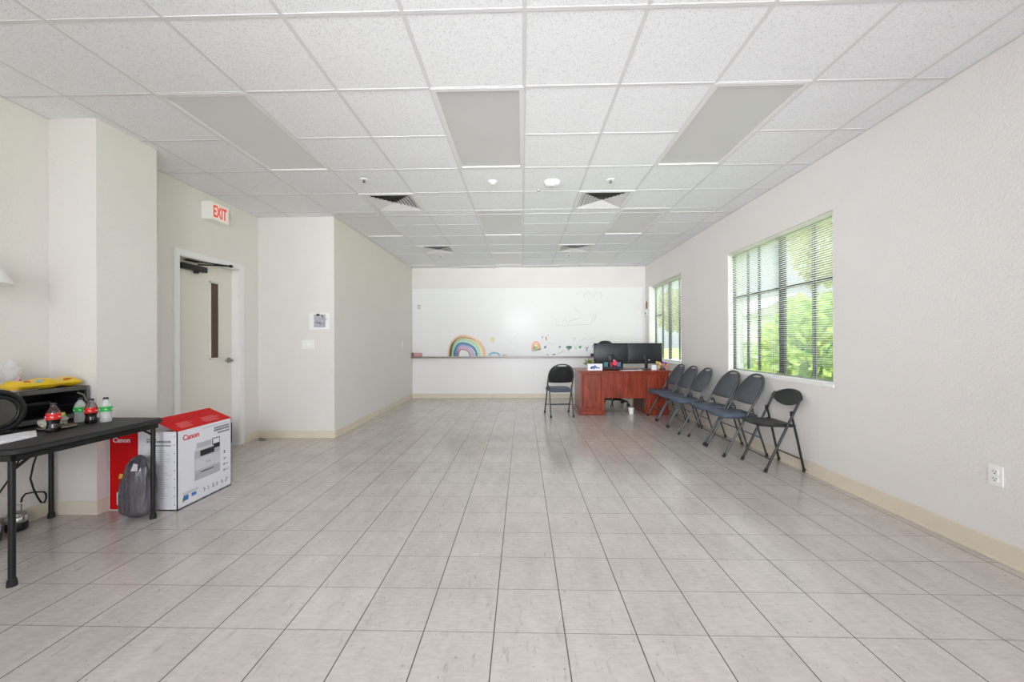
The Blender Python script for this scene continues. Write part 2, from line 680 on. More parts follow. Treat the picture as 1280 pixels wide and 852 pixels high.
def clip_cells(x0, x1, y0, y1):
    i0, i1 = math.floor((x0 - gx0) / g), math.floor((x1 - gx0) / g)
    j0, j1 = math.floor((y0 - gy0) / g), math.floor((y1 - gy0) / g)
    for i in range(i0, i1 + 1):
        for j in range(j0, j1 + 1):
            a, b = max(x0, gx0 + i * g), min(x1, gx0 + (i + 1) * g)
            c, d = max(y0, gy0 + j * g), min(y1, gy0 + (j + 1) * g)
            if b - a < 1e-4 or d - c < 1e-4 or (i, j) in skip:
                continue
            mb.span((a, c, H), (b, d, H + .02))
    bw = .0115
    for i in range(i0 + 1, i1 + 1):
        bars.span((gx0 + i * g - bw, y0, H - .0022), (gx0 + i * g + bw, y1, H + .001))
    for j in range(j0 + 1, j1 + 1):
        y = gy0 + j * g
        for i in range(i0, i1 + 1):
            a, b = max(x0, gx0 + i * g + bw), min(x1, gx0 + (i + 1) * g - bw)
            if b - a < .01 or ((i, j) in skip and (i, j - 1) in skip and (i, j) not in vents and (i, j - 1) not in vents and (i, j) not in troffers):
                continue
            bars.span((a, y - bw, H - .0022), (b, y + bw, H + .001))
    for a, b, c, d in ((x0, x1, y0, y0 + .02), (x0, x1, y1 - .02, y1), (x0, x0 + .02, y0, y1), (x1 - .02, x1, y0, y1)):
        bars.span((a, c, H - .003), (b, d, H + .0005))


clip_cells(XL, XR, YR, YN)
clip_cells(XF, XR, YN, YB)
struct(mb.build('ceiling', M_CEIL, smooth=False), 'white speckled acoustic ceiling tiles')
struct(bars.build('ceiling_grid', M_GRID, smooth=False), 'pale steel grid bars of the suspended ceiling')


def holed_wall(axis, p0, p1, a0, a1, z0, z1, holes):
    """solid wall slab from boxes round rectangular holes (a0 a1 z0 z1)"""
    m = MB()
    cuts = sorted({a0, a1} | {h for q in holes for h in q[:2]})
    for a, b in zip(cuts, cuts[1:]):
        hs = [q for q in holes if q[0] <= a + 1e-6 and q[1] >= b - 1e-6]
        segs = [(z0, z1)]
        for q in hs:
            segs = [(z0, q[2]), (q[3], z1)]
        for c, d in segs:
            if d - c < 1e-4:
                continue
            if axis == 'x':
                m.span((p0, a, c), (p1, b, d))
            else:
                m.span((a, p0, c), (b, p1, d))
    bmesh.ops.remove_doubles(m.bm, verts=m.bm.verts, dist=1e-5)
    return m


struct(holed_wall('x', XR, XR + T, YR - T, YB + T, -.12, H + .12, [W1, W2]).build('wall_right', M_WALL, smooth=False), 'textured off-white right wall with two windows')
struct(MB().span((XF - T, YB, 0), (XR, YB + T, H + .05)).build('wall_back', M_WALL, smooth=False), 'far end wall above and around the whiteboard')
struct(MB().span((XF - T, YN + T, 0), (XF, YB, H + .05)).build('wall_left', M_WALL, smooth=False), 'far part of the left wall')
struct(MB().span((XL - T, YN, 0), (XF, YN + T, H + .05)).build('wall_alcove', M_WALL, smooth=False), 'short wall with light switch facing the camera')
struct(holed_wall('x', XL - T, XL, PY1, YN, -.0, H + .05, [(DY0, DY1, 0, DZ)]).build('wall_door', M_WALL, smooth=False), 'left wall around the door')
struct(MB().span((XL - T, YR, 0), (XL, PY1, H + .05)).build('wall_near_left', M_WALL, smooth=False), 'near left wall behind the black table')
struct(MB().span((XL, PY0, 0), (PX, PY1, H + .05)).build('wall_pilaster', M_WALL, smooth=False), 'square pilaster jutting from the left wall')
struct(holed_wall('y', YR - T, YR, XL - T, XR, 0, H + .05, [(-2.8, -1.7, .15, 2.75), (-.95, 2.5, .15, 2.75)]).build('wall_front', M_WALL, smooth=False), 'wall behind the camera with openings added for the fill lamps')  # openings placed and sized for the added rear lamps
mb = MB()
for x in (-2.78, -1.72, -.93, .2, 1.35, 2.48):
    mb.span((x - .025, YR - .14, .15), (x + .025, YR - .08, 2.75))
for z in (.17, 2.05, 2.73):
    mb.span((-.95, YR - .14, z - .02), (2.5, YR - .08, z + .02)).span((-2.8, YR - .14, z - .02), (-1.7, YR - .08, z + .02))
struct(mb.build('window_3', M_BRONZE, smooth=False), 'unseen frame added in the openings behind the camera')  # bars set into the added openings, out of view
struct(MB().span((-4.2, 3.3, 0), (XL - T - .8, 5.6, 2.6)).build('wall_corridor', mat('corridor_brown', (96, 70, 48), .7, var=.1, vscale=3), smooth=False))

BH, BT = .1, .011
for nm, a, b in (('baseboard_right', (XR - BT, YR, 0), (XR, YB - BT, .118)), ('baseboard_back', (XF + BT, YB - BT, 0), (XR - BT, YB, BH)),
                 ('baseboard_left', (XF, YN, 0), (XF + BT, YB, BH)), ('baseboard_alcove', (XL + BT, YN - BT, 0), (XF + BT, YN, BH)),
                 ('baseboard_door', (XL, DY1 + .075, 0), (XL + BT, YN, BH)), ('baseboard_near_left', (XL, YR, 0), (XL + BT, PY0 - BT, BH)),
                 ('baseboard_pilaster', (XL, PY0 - BT, 0), (PX + BT, PY0, BH))):
    struct(MB().span(a, b, .003).build(nm, M_BASE, smooth=False), 'beige vinyl base strip')
struct(MB().span((PX, PY0, 0), (PX + BT, PY1, BH)).build('trim_1', M_BASE, smooth=False), 'beige vinyl base strip on the side of the pilaster')
struct(MB().span((XR - .024, YR, 0), (XR - BT, YB - .02, .014), .002).build('trim_2', M_BASE, smooth=False), 'narrow shoe strip along the right baseboard')
struct(MB().span((XF + .01, YB - .006, BH), (XR - .01, YB, .905)).build('trim_3', M_PANELWALL, smooth=False), 'glossy white panel below the whiteboard')

# ------------------------------------------------------------------ windows and blinds
def window(n, W, fd, vbars, rails):
    y0, y1, z0, z1 = W
    fx = XR + fd
    r = struct(bpy.data.objects.new('window_%d' % n, None), 'window in the right wall', None)
    COL.objects.link(r)
    fm = MB()
    for a, b in (((y0, z0), (y0 + .016, z1)), ((y1 - .016, z0), (y1, z1)), ((y0, z0), (y1, z0 + .03)), ((y0, z1 - .03), (y1, z1))):
        fm.span((fx - .018, a[0], a[1]), (fx + .018, b[0], b[1]))
    fm.build('window_frame', M_BRONZE, r, smooth=False)
    for y, wd in vbars:
        MB().span((fx - .012, y - wd / 2, z0 + .04), (fx + .012, y + wd / 2, z1 - .04)).build('mullion', M_BRONZE, r, smooth=False)
    for ya, yb_, z in rails:
        MB().span((fx - .011, ya, z - .016), (fx + .011, yb_, z + .016)).build('rail', M_BRONZE, r, smooth=False)
    MB().span((fx - .003, y0 + .03, z0 + .03), (fx + .003, y1 - .03, z1 - .03)).build('glass', M_GLASS, r, smooth=False)
    MB().span((XR - .012, y0 - .005, z0 - .022), (fx - .012, y1 + .005, z0 + .004), .003).build('sill', M_SILL, r, smooth=False)
    lin = MB()
    lin.span((XR + .004, y1 - .012, z0), (fx - .018, y1, z1)).span((XR + .004, y0, z0), (fx - .018, y0 + .012, z1))
    lin.build('jamb_lining', M_SILL, r, smooth=False)


window(1, W1, .078, [(4.40, .085), (3.927, .028), (4.826, .014), (5.06, .014)], [(W1[0] + .03, W1[1] - .03, 1.815)])
window(2, W2, .145, [(8.285, .03), (7.885, .10), (7.409, .025)], [(8.3, W2[1] - .03, 1.79)])


def blind(label, W, x, tilt, pitch=.0215):
    y0, y1, z0, z1 = W
    b = thing('window_blind', label, 'blind', (x, (y0 + y1) / 2, z0), 0, None)
    ln, hh = (y1 - y0) / 2 - .004, z1 - z0
    MB().span((-.02, -ln, hh - .035), (.02, ln, hh - .002), .003).build('headrail', M_BLIND, b, smooth=False)
    s = MB()
    z = .028
    c, sn = math.cos(tilt), math.sin(tilt)
    while z < hh - .04:
        # a shallow crowned slat from three strips
        pr = [(-.0125, -.0006), (-.004, .0006), (.004, .0006), (.0125, -.0006)]
        for (a, h0), (d, h1) in zip(pr, pr[1:]):
            s.quad((a * c - h0 * sn, -ln, z + a * sn + h0 * c), (d * c - h1 * sn, -ln, z + d * sn + h1 * c),
                   (d * c - h1 * sn, ln, z + d * sn + h1 * c), (a * c - h0 * sn, ln, z + a * sn + h0 * c))
        z += pitch
    s.build('slats', M_BLIND, b)
    MB().span((-.014, -ln, .004), (.014, ln, .02), .003).build('bottom_rail', M_BLIND, b, smooth=False)
    for f in (-.72, -.02, .72):
        cm = MB()
        for dx in (-.0135, .0135):
            cm.tube([(dx, f * ln, .01), (dx, f * ln, hh - .03)], .0009, 5)
        cm.build('ladder_cord', M_BLIND, b)
    MB().tube([(-.02, ln - .06, hh - .03), (-.022, ln - .06, hh - .75)], .004, 6).build('tilt_wand', M_PLASTIC, b)
    return b


blind('white mini blind lowered over the nearer right-hand window', (W1[0] + .004, W1[1] - .004, W1[2] + .004, W1[3]), XR + .026, math.radians(-6))
blind('white mini blind in the farther window behind the desk', (W2[0] + .014, W2[1] - .014, W2[2] + .004, W2[3]), XR + .10, math.radians(0))

# ------------------------------------------------------------------ door
dr = bpy.data.objects.new('door_1', None)
COL.objects.link(dr)
struct(dr, 'cream door in the left wall with narrow glass and black closer')
dr.location = (XL, DY0, 0)
LY = DY1 - DY0
leafx = -.085
MB().span((leafx - .045, .006, .008), (leafx, LY - .006, DZ - .008), .002).build('door_leaf', M_DOOR, dr, smooth=False)
cs = MB()
cs.span((-.0, -.065, 0), (.016, .0, DZ + .065), .003).span((0, LY, 0), (.016, LY + .075, DZ + .065), .003).span((0, 0, DZ), (.016, LY, DZ + .065), .003)
cs.build('door_casing', M_WHITE, dr, smooth=False)
jb = MB()
jb.span((-.2, -.0, 0), (.0, .005, DZ)).span((-.2, LY - .005, 0), (0, LY, DZ)).span((-.2, 0, DZ - .005), (0, LY, DZ))
jb.build('door_jamb', M_WHITE, dr, smooth=False)
M_TINT = mat('tinted_glass', (74, 54, 34), .12, var=.12, vscale=3)
MB().span((leafx - .01, .52, 1.075), (leafx + .003, .64, 1.935)).build('lite_pane', M_TINT, dr, smooth=False)
fr = MB()
for a, b in (((.505, 1.06), (.522, 1.95)), ((.638, 1.06), (.655, 1.95)), ((.505, 1.06), (.655, 1.078)), ((.505, 1.932), (.655, 1.95))):
    fr.span((leafx, a[0], a[1]), (leafx + .012, b[0], b[1]), .002)
fr.build('lite_frame', M_DOOR, dr, smooth=False)
hd = MB().lathe([(.032, 0), (.032, .012), (.014, .016), (.012, .05)], (leafx, LY - .065, 1.04), 20, Vector((1, 0, 0)))
hd.tube([(leafx + .048, LY - .065, 1.04), (leafx + .052, LY - .1, 1.04), (leafx + .05, LY - .18, 1.037)], [.011, .01, .008], 10)
hd.build('door_handle', M_STEEL, dr)
MB().span((leafx, .03, .03), (leafx + .003, LY - .012, .275)).build('kick_plate', M_BLACK, dr, smooth=False)
cl = MB().box((leafx + .03, .25, 2.055), (.055, .34, .062), .01)
cl.lathe([(.024, 0), (.024, .05)], (leafx + .03, .29, 2.0), 16)
cb_ = cl.build('door_closer', M_BLACKMETAL, dr)
MB().tube([(leafx + .05, .29, 2.095), (leafx + .12, .47, 2.12), (leafx + .17, .62, 2.135)], .008, 8).tube([(leafx + .17, .62, 2.14), (leafx + .1, .36, 2.125), (-.01, .22, 2.12)], .007, 8).box((leafx + .17, .62, 2.138), (.03, .03, .03), .004).box((-.03, .2, 2.118), (.05, .14, .014), .003).build('closer_arm', M_BLACKMETAL, cb_)
for z in (.25, 1.1, 1.95):
    MB().tube([(leafx + .01, .008, z - .05), (leafx + .01, .008, z + .05)], .007, 8).build('hinge', M_STEEL, dr)

# ------------------------------------------------------------------ whiteboard with its drawings
BY = YB - .014


def bw(px, py):
    return ((px - 653.4) * .01773, .916 + (446 - py) * .01783)


wbd = thing('whiteboard', 'wide glossy whiteboard with rainbow drawings covering the far wall', 'whiteboard', (0, YB - .001, .92))
WX0, WX1 = XF + .012, XR - .06


def wpt(px, py, d=.0):
    x, z = bw(px, py)
    return (x, BY - YB - d, z - .92)


MB().span((WX0, BY - YB, .0), (WX1, 0, 1.505), .002).build('board_surface', M_BOARD, wbd, smooth=False)
tr = MB().span((WX0 - .005, -.075, -.026), (1.60, -.001, -.006), .003).span((WX0 - .005, -.08, -.03), (1.60, -.072, .004), .002)
tr.build('marker_tray', mat('tray_metal', (140, 132, 128), .4, metal=.4, var=.05, vscale=8), wbd, smooth=False)
MB().span((WX0, -.016, 1.505), (WX1, 0, 1.512)).build('top_trim', M_WHITE, wbd, smooth=False)


def ribbon(pts, wd):
    """flat drawn stroke on the board; pts in photo-measured board units turned to metres"""
    m = MB()
    P = [Vector(wpt(*p)) for p in pts]
    n = len(P)
    L_, R_ = [], []
    for i in range(n):
        t = (P[min(i + 1, n - 1)] - P[max(i - 1, 0)]).normalized()
        s = Vector((t.z, 0, -t.x)) * (wd[i] if isinstance(wd, list) else wd) / 2
        L_.append(P[i] - s)
        R_.append(P[i] + s)
    d0, d1 = Vector((0, -.0003, 0)), Vector((0, -.0009, 0))
    top = [(m.bm.verts.new(a + d1), m.bm.verts.new(b + d1)) for a, b in zip(L_, R_)]
    for (a, b), (c, d) in zip(top, top[1:]):
        m.bm.faces.new((a, b, d, c))
    return m


def arch(cx, x0, x1, ytop, ybot, skew=0, n=18):
    """arc standing on the tray: left foot x0, right foot x1, crest at cx"""
    out = []
    for i in range(n + 1):
        a = PI - PI * i / n
        c, s = math.cos(a), math.sin(a)
        x = cx + (c * (x1 - cx) if c > 0 else c * (cx - x0))
        out.append((x, ybot - (ybot - ytop) * s ** .85))
    return out


def ink(name, c, var=.18):
    return mat('marker_' + name, c, .3, var=var, vscale=45)


I_OR, I_YE, I_GR, I_TE = ink('peach', (232, 190, 158)), ink('yellow', (228, 226, 172)), ink('mint', (176, 222, 196)), ink('teal', (74, 142, 156))
I_BL, I_LA, I_PI, I_BR = ink('blue', (104, 146, 190)), ink('lavender', (176, 180, 214)), ink('pink', (216, 168, 196)), ink('maroon', (112, 74, 84))
I_OR2, I_GR2, I_DG, I_NV = ink('orange', (214, 130, 62)), ink('green', (128, 172, 84)), ink('dark_green', (62, 118, 92)), ink('navy', (62, 88, 150))
I_FAINT = ink('faint_grey', (213, 216, 217), .04)
I_GREY = ink('grey', (150, 150, 150))
PXM = .0178
rb = bpy.data.objects.new('rainbow_drawing', None)
COL.objects.link(rb)
rb.parent = wbd
rb['label'] = 'large pastel rainbow drawn on the whiteboard'
for nm, m, cx, x0, x1, yt, wd in (('peach_stroke', I_OR, 578, 561.5, 606, 420.5, 3.6), ('yellow_stroke', I_YE, 578, 563.2, 602.5, 423, 3.0), ('mint_stroke', I_GR, 578, 565.2, 599.5, 425.5, 3.0),
                                  ('teal_stroke', I_TE, 577.5, 567.5, 596.5, 428.5, 1.8), ('blue_stroke', I_BL, 577.5, 568.8, 595, 430.3, 1.8), ('lavender_stroke', I_LA, 577.3, 570.5, 592, 432.2, 2.2),
                                  ('pink_stroke', I_PI, 577.3, 571.8, 589.5, 434.3, 2.2), ('maroon_stroke', I_BR, 577.3, 573, 587.5, 436.5, 1.1)):
    ribbon(arch(cx, x0, x1, yt, 445.2), wd * PXM).build(nm, m, rb, smooth=False)
sm = ribbon([(615, 424.5), (617, 426.5)], 1.2 * PXM)
dp = bpy.data.objects.new('small_drawings', None)
COL.objects.link(dp)
dp.parent = wbd
dp['label'] = 'row of small coloured doodles above the marker tray'


def dab(nm, m, px, py, rx, ry, n=12, wob=.15, seed=1):
    rnd = random.Random(seed)
    k = MB()
    vs = []
    for i in range(n):
        a = 2 * PI * i / n
        f = 1 + rnd.uniform(-wob, wob)
        vs.append(k.bm.verts.new(Vector(wpt(px + rx * math.cos(a) * f, py - ry * math.sin(a) * f)) + Vector((0, -.0009, 0))))
    k.bm.faces.new(vs)
    return k.build(nm, m, dp, smooth=False)


dab('sun_doodle', ink('straw', (212, 206, 140)), 616, 425, 3.0, 3.0, 14, .35)
ribbon(arch(618, 612, 624.5, 441, 445), 2.2 * PXM).build('teal_arch', ink('sky_teal', (104, 176, 192)), dp, smooth=False)
ribbon([(628, 444.2), (633, 443.6)], 1.5 * PXM).build('tan_dash', ink('tan', (172, 158, 116)), dp, smooth=False)
ribbon(arch(670, 665.5, 675.2, 427.6, 437.5), 2.0 * PXM).build('orange_arch', I_OR2, dp, smooth=False)
ribbon(arch(670, 667.2, 673.4, 430.2, 437.5), 1.7 * PXM).build('ochre_arch', ink('ochre', (206, 166, 76)), dp, smooth=False)
dab('green_hill', I_GR2, 669.8, 435.3, 2.6, 2.6, 12, .1)
ribbon([(664.5, 438.6), (670, 438.2), (675.8, 436.6)], 1.1 * PXM).build('dark_ground', I_DG, dp, smooth=False)
ribbon([(682.3, 421), (683.2, 425.8)], 1.4 * PXM).build('brown_tick', ink('rust', (160, 108, 72)), dp, smooth=False)
dab('grey_dab', I_GREY, 678, 422, 1.5, 1.1, 9)
dab('grey_dab', I_GREY, 685.3, 419.5, .8, .8, 8)
dab('blue_dot', I_NV, 681.6, 434.2, 1.6, 1.9, 10)
dab('blue_dot', ink('steel_blue', (104, 116, 160)), 699.6, 434, 1.5, 1.5, 10)
dab('green_fish', I_DG, 711, 434.6, 3.8, 2.3, 14, .12)
dab('green_fish_eye', I_FAINT, 712.3, 434, 1.1, .7, 8)
dab('green_stem', I_DG, 710.5, 437.6, .9, 1.1, 8)
ribbon([(718.3, 433), (719, 437), (720.5, 436.8), (720.6, 433)], .8 * PXM).build('mint_loop', I_GR, dp, smooth=False)
dab('green_heart', ink('jade', (96, 176, 128)), 724.9, 434.2, 1.9, 1.9, 10)
ribbon([(731.5, 434.3), (733.3, 436.6), (734.8, 433.8)], 1.0 * PXM).build('blue_stroke', I_NV, dp, smooth=False)
ribbon([(733.3, 436.6), (732.6, 439.4)], 1.0 * PXM).build('blue_stroke', I_NV, dp, smooth=False)
ribbon([(743, 431.6), (740.2, 432.4), (740.3, 435)], .9 * PXM).build('blue_hook', I_BL, dp, smooth=False)
ribbon([(705.5, 438.5), (700, 441.3), (697, 443.2)], .5 * PXM).build('grey_curve', I_GREY, dp, smooth=False)
dab('dark_scribble', I_DG, 692.5, 443.3, 2.2, .9, 10, .3)
dab('grey_scribble', I_GREY, 684.3, 443.4, 1.2, .7, 8, .3)
dab('mint_dab', ink('pale_mint', (206, 224, 214)), 717.5, 424, 2.2, 2.6, 10, .25)
dab('pale_dab', ink('pale_yellow', (226, 224, 206)), 657.5, 422.5, 1.8, 1.6, 9, .3)
ribbon([(685, 428.5), (689, 430.3), (694, 430)], .8 * PXM).build('tan_dash', I_FAINT, dp, smooth=False)
wr = bpy.data.objects.new('faint_writing', None)
COL.objects.link(wr)
wr.parent = wbd
wr['label'] = 'faint half-erased grey scribbles'
for pts in ([(729.5, 372), (731, 368), (735, 366), (738.5, 369), (739, 372)], [(742, 373), (744, 367), (747, 366)], [(749, 366), (752, 370), (750.5, 373.5)],
            [(720, 369), (722, 369.2)], [(690, 395), (691, 402), (694, 396), (696, 404), (699, 401)], [(703, 403), (706, 399), (709, 404), (713, 402), (726, 398)],
            [(719, 385), (721, 390), (725, 391)], [(737, 395), (741, 393), (744, 395), (740, 400), (739, 405)], [(745, 394), (743, 402)],
            [(694, 407), (708, 408), (722, 406), (738, 407)], [(640, 424), (648, 419), (656, 421)], [(634, 424), (640, 428)],
            [(726, 427), (730, 424), (735, 426), (739, 423), (744, 425)], [(737, 429), (741, 427), (744, 429)]):
    ribbon(pts, .7 * PXM).build('scribble', I_FAINT, wr, smooth=False)
tag(MB().box((-2.30, BY - .008, 2.055), (.075, .012, .035), .003).box((-2.30, BY - .008, 2.0), (.075, .012, .028), .003).build('magnet_clip', mat('grey_clip', (182, 184, 186), .4, var=.05), smooth=False),
    'small grey clip at the upper left of the whiteboard', 'clip')
tag(MB().lathe([(.05, 0), (.05, .01), (.0, .022)], (2.545, BY - .0016, 1.86), 20, Vector((0, -1, 0))).build('round_magnet', M_PLASTIC), 'round white magnet near the right end of the whiteboard', 'magnet')
e1 = thing('chalk_eraser', 'pink block eraser with brown end at left end of the marker tray', 'eraser', (-2.335, YB - .04, .924))
MB().span((-.085, -.032, 0), (.105, .02, .085), .012).build('felt_block', mat('pink_felt', (206, 156, 154), .9, var=.15, vscale=40), e1)
MB().span((-.108, -.034, 0), (-.085, .022, .09), .008).build('end_cap', mat('brown_cap', (120, 72, 60), .6, var=.1), e1)
tag(MB().span((1.49, YB - .066, .924), (1.60, YB - .018, .965), .006).span((1.50, YB - .064, .964), (1.595, YB - .02, .985), .005).build('board_eraser', M_BLACK),
    'black board eraser on the marker tray beside the monitors', 'eraser')

# ------------------------------------------------------------------ wall fittings
def outlet(label, o, nx, ny, holes=True):
    """duplex outlet; o centre on the wall, n = outward direction"""
    t = thing('wall_outlet', label, 'outlet', o, math.atan2(nx, -ny) if False else 0)
    nn = Vector((nx, ny, 0))
    ux = Vector((-ny, nx, 0))
    M = Matrix((ux, nn, Vector((0, 0, 1)))).transposed()

    def bx(m, c, s, bev=0):
        m.box(M @ Vector(c), s, bev, M)
        return m
    bx(MB(), (0, .003, 0), (.074, .006, .116), .002).build('cover_plate', M_PLASTIC, t, smooth=False)
    for dz in (-.02, .02):
        f = bx(MB(), (0, .007, dz), (.034, .004, .029), .001).build('socket_face', M_PLASTIC, t, smooth=False)
        s = MB()
        bx(s, (-.007, .0093, dz + .004), (.003, .0012, .009))
        bx(s, (.007, .0093, dz + .004), (.003, .0012, .009))
        bx(s, (0, .0093, dz - .008), (.006, .0012, .006))
        s.build('slots', M_INKDARK, f, smooth=False)
    return t


outlet('white duplex wall outlet low on the near right wall', (XR, 2.385, .478), -1, 0)
outlet('white outlet low on the far wall near the left corner', (-2.285, YB - .006, .475), 0, -1)
outlet('white outlet low on the far wall, left of the folding chair by the desk', (.312, YB - .006, .48), 0, -1)


def switch(label, o, nx, ny, gangs):
    t = thing('light_switch', label, 'switch', o)
    nn, ux = Vector((nx, ny, 0)), Vector((-ny, nx, 0))
    M = Matrix((ux, nn, Vector((0, 0, 1)))).transposed()
    wd = .07 + .046 * (gangs - 1)
    MB().box(M @ Vector((0, .003, 0)), (wd, .006, .116), .002, M).build('cover_plate', M_PLASTIC, t, smooth=False)
    for k in range(gangs):
        x = (k - (gangs - 1) / 2) * .046
        MB().box(M @ Vector((x, .008, 0)), (.01, .012, .024), .002, M).build('toggle', M_PLASTIC, t, smooth=False)
    return t


switch('three-gang white light switch on the short alcove wall', (-2.807, YN, 1.225), 0, -1, 3)
switch('single white light switch near the far end of the left wall', (XF, 8.22, 1.21), 1, 0, 1)

nb = thing('wall_notice', 'small white printed notice on the alcove wall above the switch', 'notice', (-2.658, YN, 1.525))
MB().span((-.13, -.003, -.105), (.135, 0, .105)).build('sheet', M_PLASTIC, nb, smooth=False)
ni = MB()
rnd = random.Random(5)
for k in range(26):
    x, z = rnd.uniform(-.06, .07), rnd.uniform(-.07, .08)
    ni.span((x, -.0042, z), (x + rnd.uniform(.01, .05), -.003, z + rnd.uniform(.008, .03)))
ni.span((-.068, -.0036, -.078), (.085, -.003, .09))
ni.build('printed_picture', mat('notice_print', (178, 180, 190), .6, var=.25, vscale=40), nb, smooth=False)

ex = thing('exit_sign', 'white box exit sign with red letters above the door', 'sign', (XL, 4.42, 2.69))
MB().span((0, -.13, -.098), (.115, .13, .098), .006).build('housing', M_PLASTIC, ex, smooth=False)
M_EXIT = mat('exit_red', (226, 60, 48), .4, emit=.25, var=.05)
MB().span((.115, -.115, -.082), (.1175, .115, .082)).build('face_panel', mat('exit_face', (250, 226, 220), .35, var=.01, emit=.12), ex, smooth=False)
text('exit_letters', 'EXIT', .175, (.1178, -.112, -.062), (0, 1, 0), (0, 0, 1), M_EXIT, ex, .002, squash=.56, bold=.004)
MB().prism([(-.012, 0), (.0, .012), (.0, -.012)], (.118, -.068, 0), (0, 1, 0), (0, 0, 1), .0015).build('chevron', M_PINKINK, ex, smooth=False)

# plaque and thermostat squeezed between the far window and the corner
pq = thing('wall_plaque', 'small brown wooden plaque between the far window and the corner', 'plaque', (XR, 8.86, 2.03))
MB().span((-.014, -.035, -.075), (0, .035, .075), .004).build('board', mat('plaque_wood', (128, 98, 66), .5, var=.2, vscale=30), pq)
MB().tube([(-.006, -.02, .075), (-.006, 0, .11), (-.006, .02, .075)], .002, 6).build('hanger', M_STEEL, pq)
th_ = thing('thermostat', 'small white thermostat under the brown plaque by the corner', 'thermostat', (XR, 8.86, 1.865))
MB().span((-.028, -.05, -.055), (0, .05, .055), .006).build('case', M_PLASTIC, th_)
MB().span((-.030, -.022, -.03), (-.027, .03, .012)).build('display', M_INKDARK, th_, smooth=False)

# white shade just inside the left edge of the frame
ws = thing('wall_sconce', 'white wall lamp shade at the left edge above the table', 'lamp', (XL, 2.31, 1.675))
MB().lathe([(.175, -.06), (.178, -.055), (.1, .09), (.09, .095)], (.19, 0, 0), 28).build('lamp_shade', M_PLASTIC, ws)
MB().tube([(0, 0, .02), (.06, 0, .06), (.19, 0, .08)], .01, 8).lathe([(.05, 0), (.045, .02)], (0, 0, .02), 16, Vector((1, 0, 0))).build('bracket_arm', M_STEEL, ws)

# ------------------------------------------------------------------ ceiling fittings
names = {(-4, 1): 'near left', (-1, 1): 'near middle', (2, 1): 'near right', (-4, 5): 'second-row left', (-1, 5): 'second-row middle', (2, 5): 'second-row right',
         (-4, 9): 'farthest-row left', (-1, 9): 'farthest-row middle', (2, 9): 'farthest-row right'}
for a, b in troffers:
    x, y = gx0 + (a + .5) * g, gy0 + (b + 1) * g
    t = thing('ceiling_light', 'flat grey recessed two-by-four ceiling light, %s of the nine' % names[(a, b)], 'ceiling light', (x, y, H), 0, 'recessed ceiling lights')
    hx, hy = g / 2, g
    f = MB()
    for p0, p1 in (((-hx, -hy), (-hx + .032, hy)), ((hx - .032, -hy), (hx, hy)), ((-hx + .032, -hy), (hx - .032, -hy + .032)), ((-hx + .032, hy - .032), (hx - .032, hy))):
        f.span((p0[0], p0[1], -.004), (p1[0], p1[1], .03))
    f.build('frame', M_LENSFRAME, t, smooth=False)
    MB().span((-hx + .03, -hy + .03, .007), (hx - .03, hy - .03, .024)).build('diffuser', M_LENS, t, smooth=False)

vn = {(-3, 4): 'nearer left', (1, 4): 'nearer right', (-3, 8): 'farther left', (1, 8): 'farther right'}
for a, b in vents:
    x, y = gx0 + (a + .5) * g, gy0 + (b + .5) * g
    t = thing('ceiling_vent', 'square louvred ceiling air vent, %s of the four' % vn[(a, b)], 'vent', (x, y, H), 0, 'ceiling air vents')
    h = g / 2
    f = MB()
    for p0, p1 in (((-h, -h), (-h + .045, h)), ((h - .045, -h), (h, h)), ((-h + .045, -h), (h - .045, -h + .045)), ((-h + .045, h - .045), (h - .045, h))):
        f.span((p0[0], p0[1], -.008), (p1[0], p1[1], .004))
    f.build('frame', M_VENT, t, smooth=False)
    MB().span((-h, -h, .1), (h, h, .11)).span((-h, -h, .004), (-h + .005, h, .1)).span((h - .005, -h, .004), (h, h, .1)).span((-h, -h, .004), (h, -h + .005, .1)).span((-h, h - .005, .004), (h, h, .1)).build('duct_box', M_VENTBLACK, t, smooth=False)
    lv = MB()
    r = h - .05
    while r > .03:
        ri = max(.004, r - .042)
        for q in range(4):
            c, s = round(math.cos(q * PI / 2)), round(math.sin(q * PI / 2))
            R = lambda px, py, pz: (px * c - py * s, px * s + py * c, pz)
            # a blade flaring out and down along each side
            lv.quad(R(-r, -r, -.006), R(r, -r, -.006), R(ri, -ri, .012), R(-ri, -ri, .012))
        r -= .036
    lv.span((-.02, -.02, -.004), (.02, .02, .0))
    lv.build('louvres', M_VENT, t, smooth=False)

for i, (x, y, wh) in enumerate(((-1.595, 4.05, 'beside the nearer left vent'), (.902, 4.15, 'beside the nearer right vent'), (.881, 7.69, 'by the farther right vent'), (-1.548, 7.66, 'by the farther left vent'))):
    t = thing('ceiling_sprinkler', 'small metal ceiling sprinkler head ' + wh, 'sprinkler', (x, y, H), 0, 'fire sprinklers')
    MB().lathe([(.038, -.008), (.04, -.002), (.03, 0)], (0, 0, 0), 20).build('escutcheon', M_PLASTIC, t)
    MB().lathe([(.008, -.02), (.008, -.006)], (0, 0, 0), 12).tube([(-.010, 0, -.01), (-.012, 0, -.02), (0, 0, -.03)], .0025, 6).tube([(.010, 0, -.01), (.012, 0, -.02), (0, 0, -.03)], .0025, 6).lathe([(.015, -.033), (.015, -.031)], (0, 0, 0), 16).build('sprinkler_head', M_STEEL, t)
sd = thing('smoke_detector', 'round white smoke detector on the ceiling right of centre', 'detector', (.309, 4.18, H))
MB().lathe([(.05, -.042), (.07, -.03), (.078, -.01), (.08, 0)], (0, 0, 0), 28).build('body', M_PLASTIC, sd)
MB().lathe([(.022, -.048), (.024, -.042)], (0, 0, 0), 16).build('sensor_cap', M_LENS, sd)
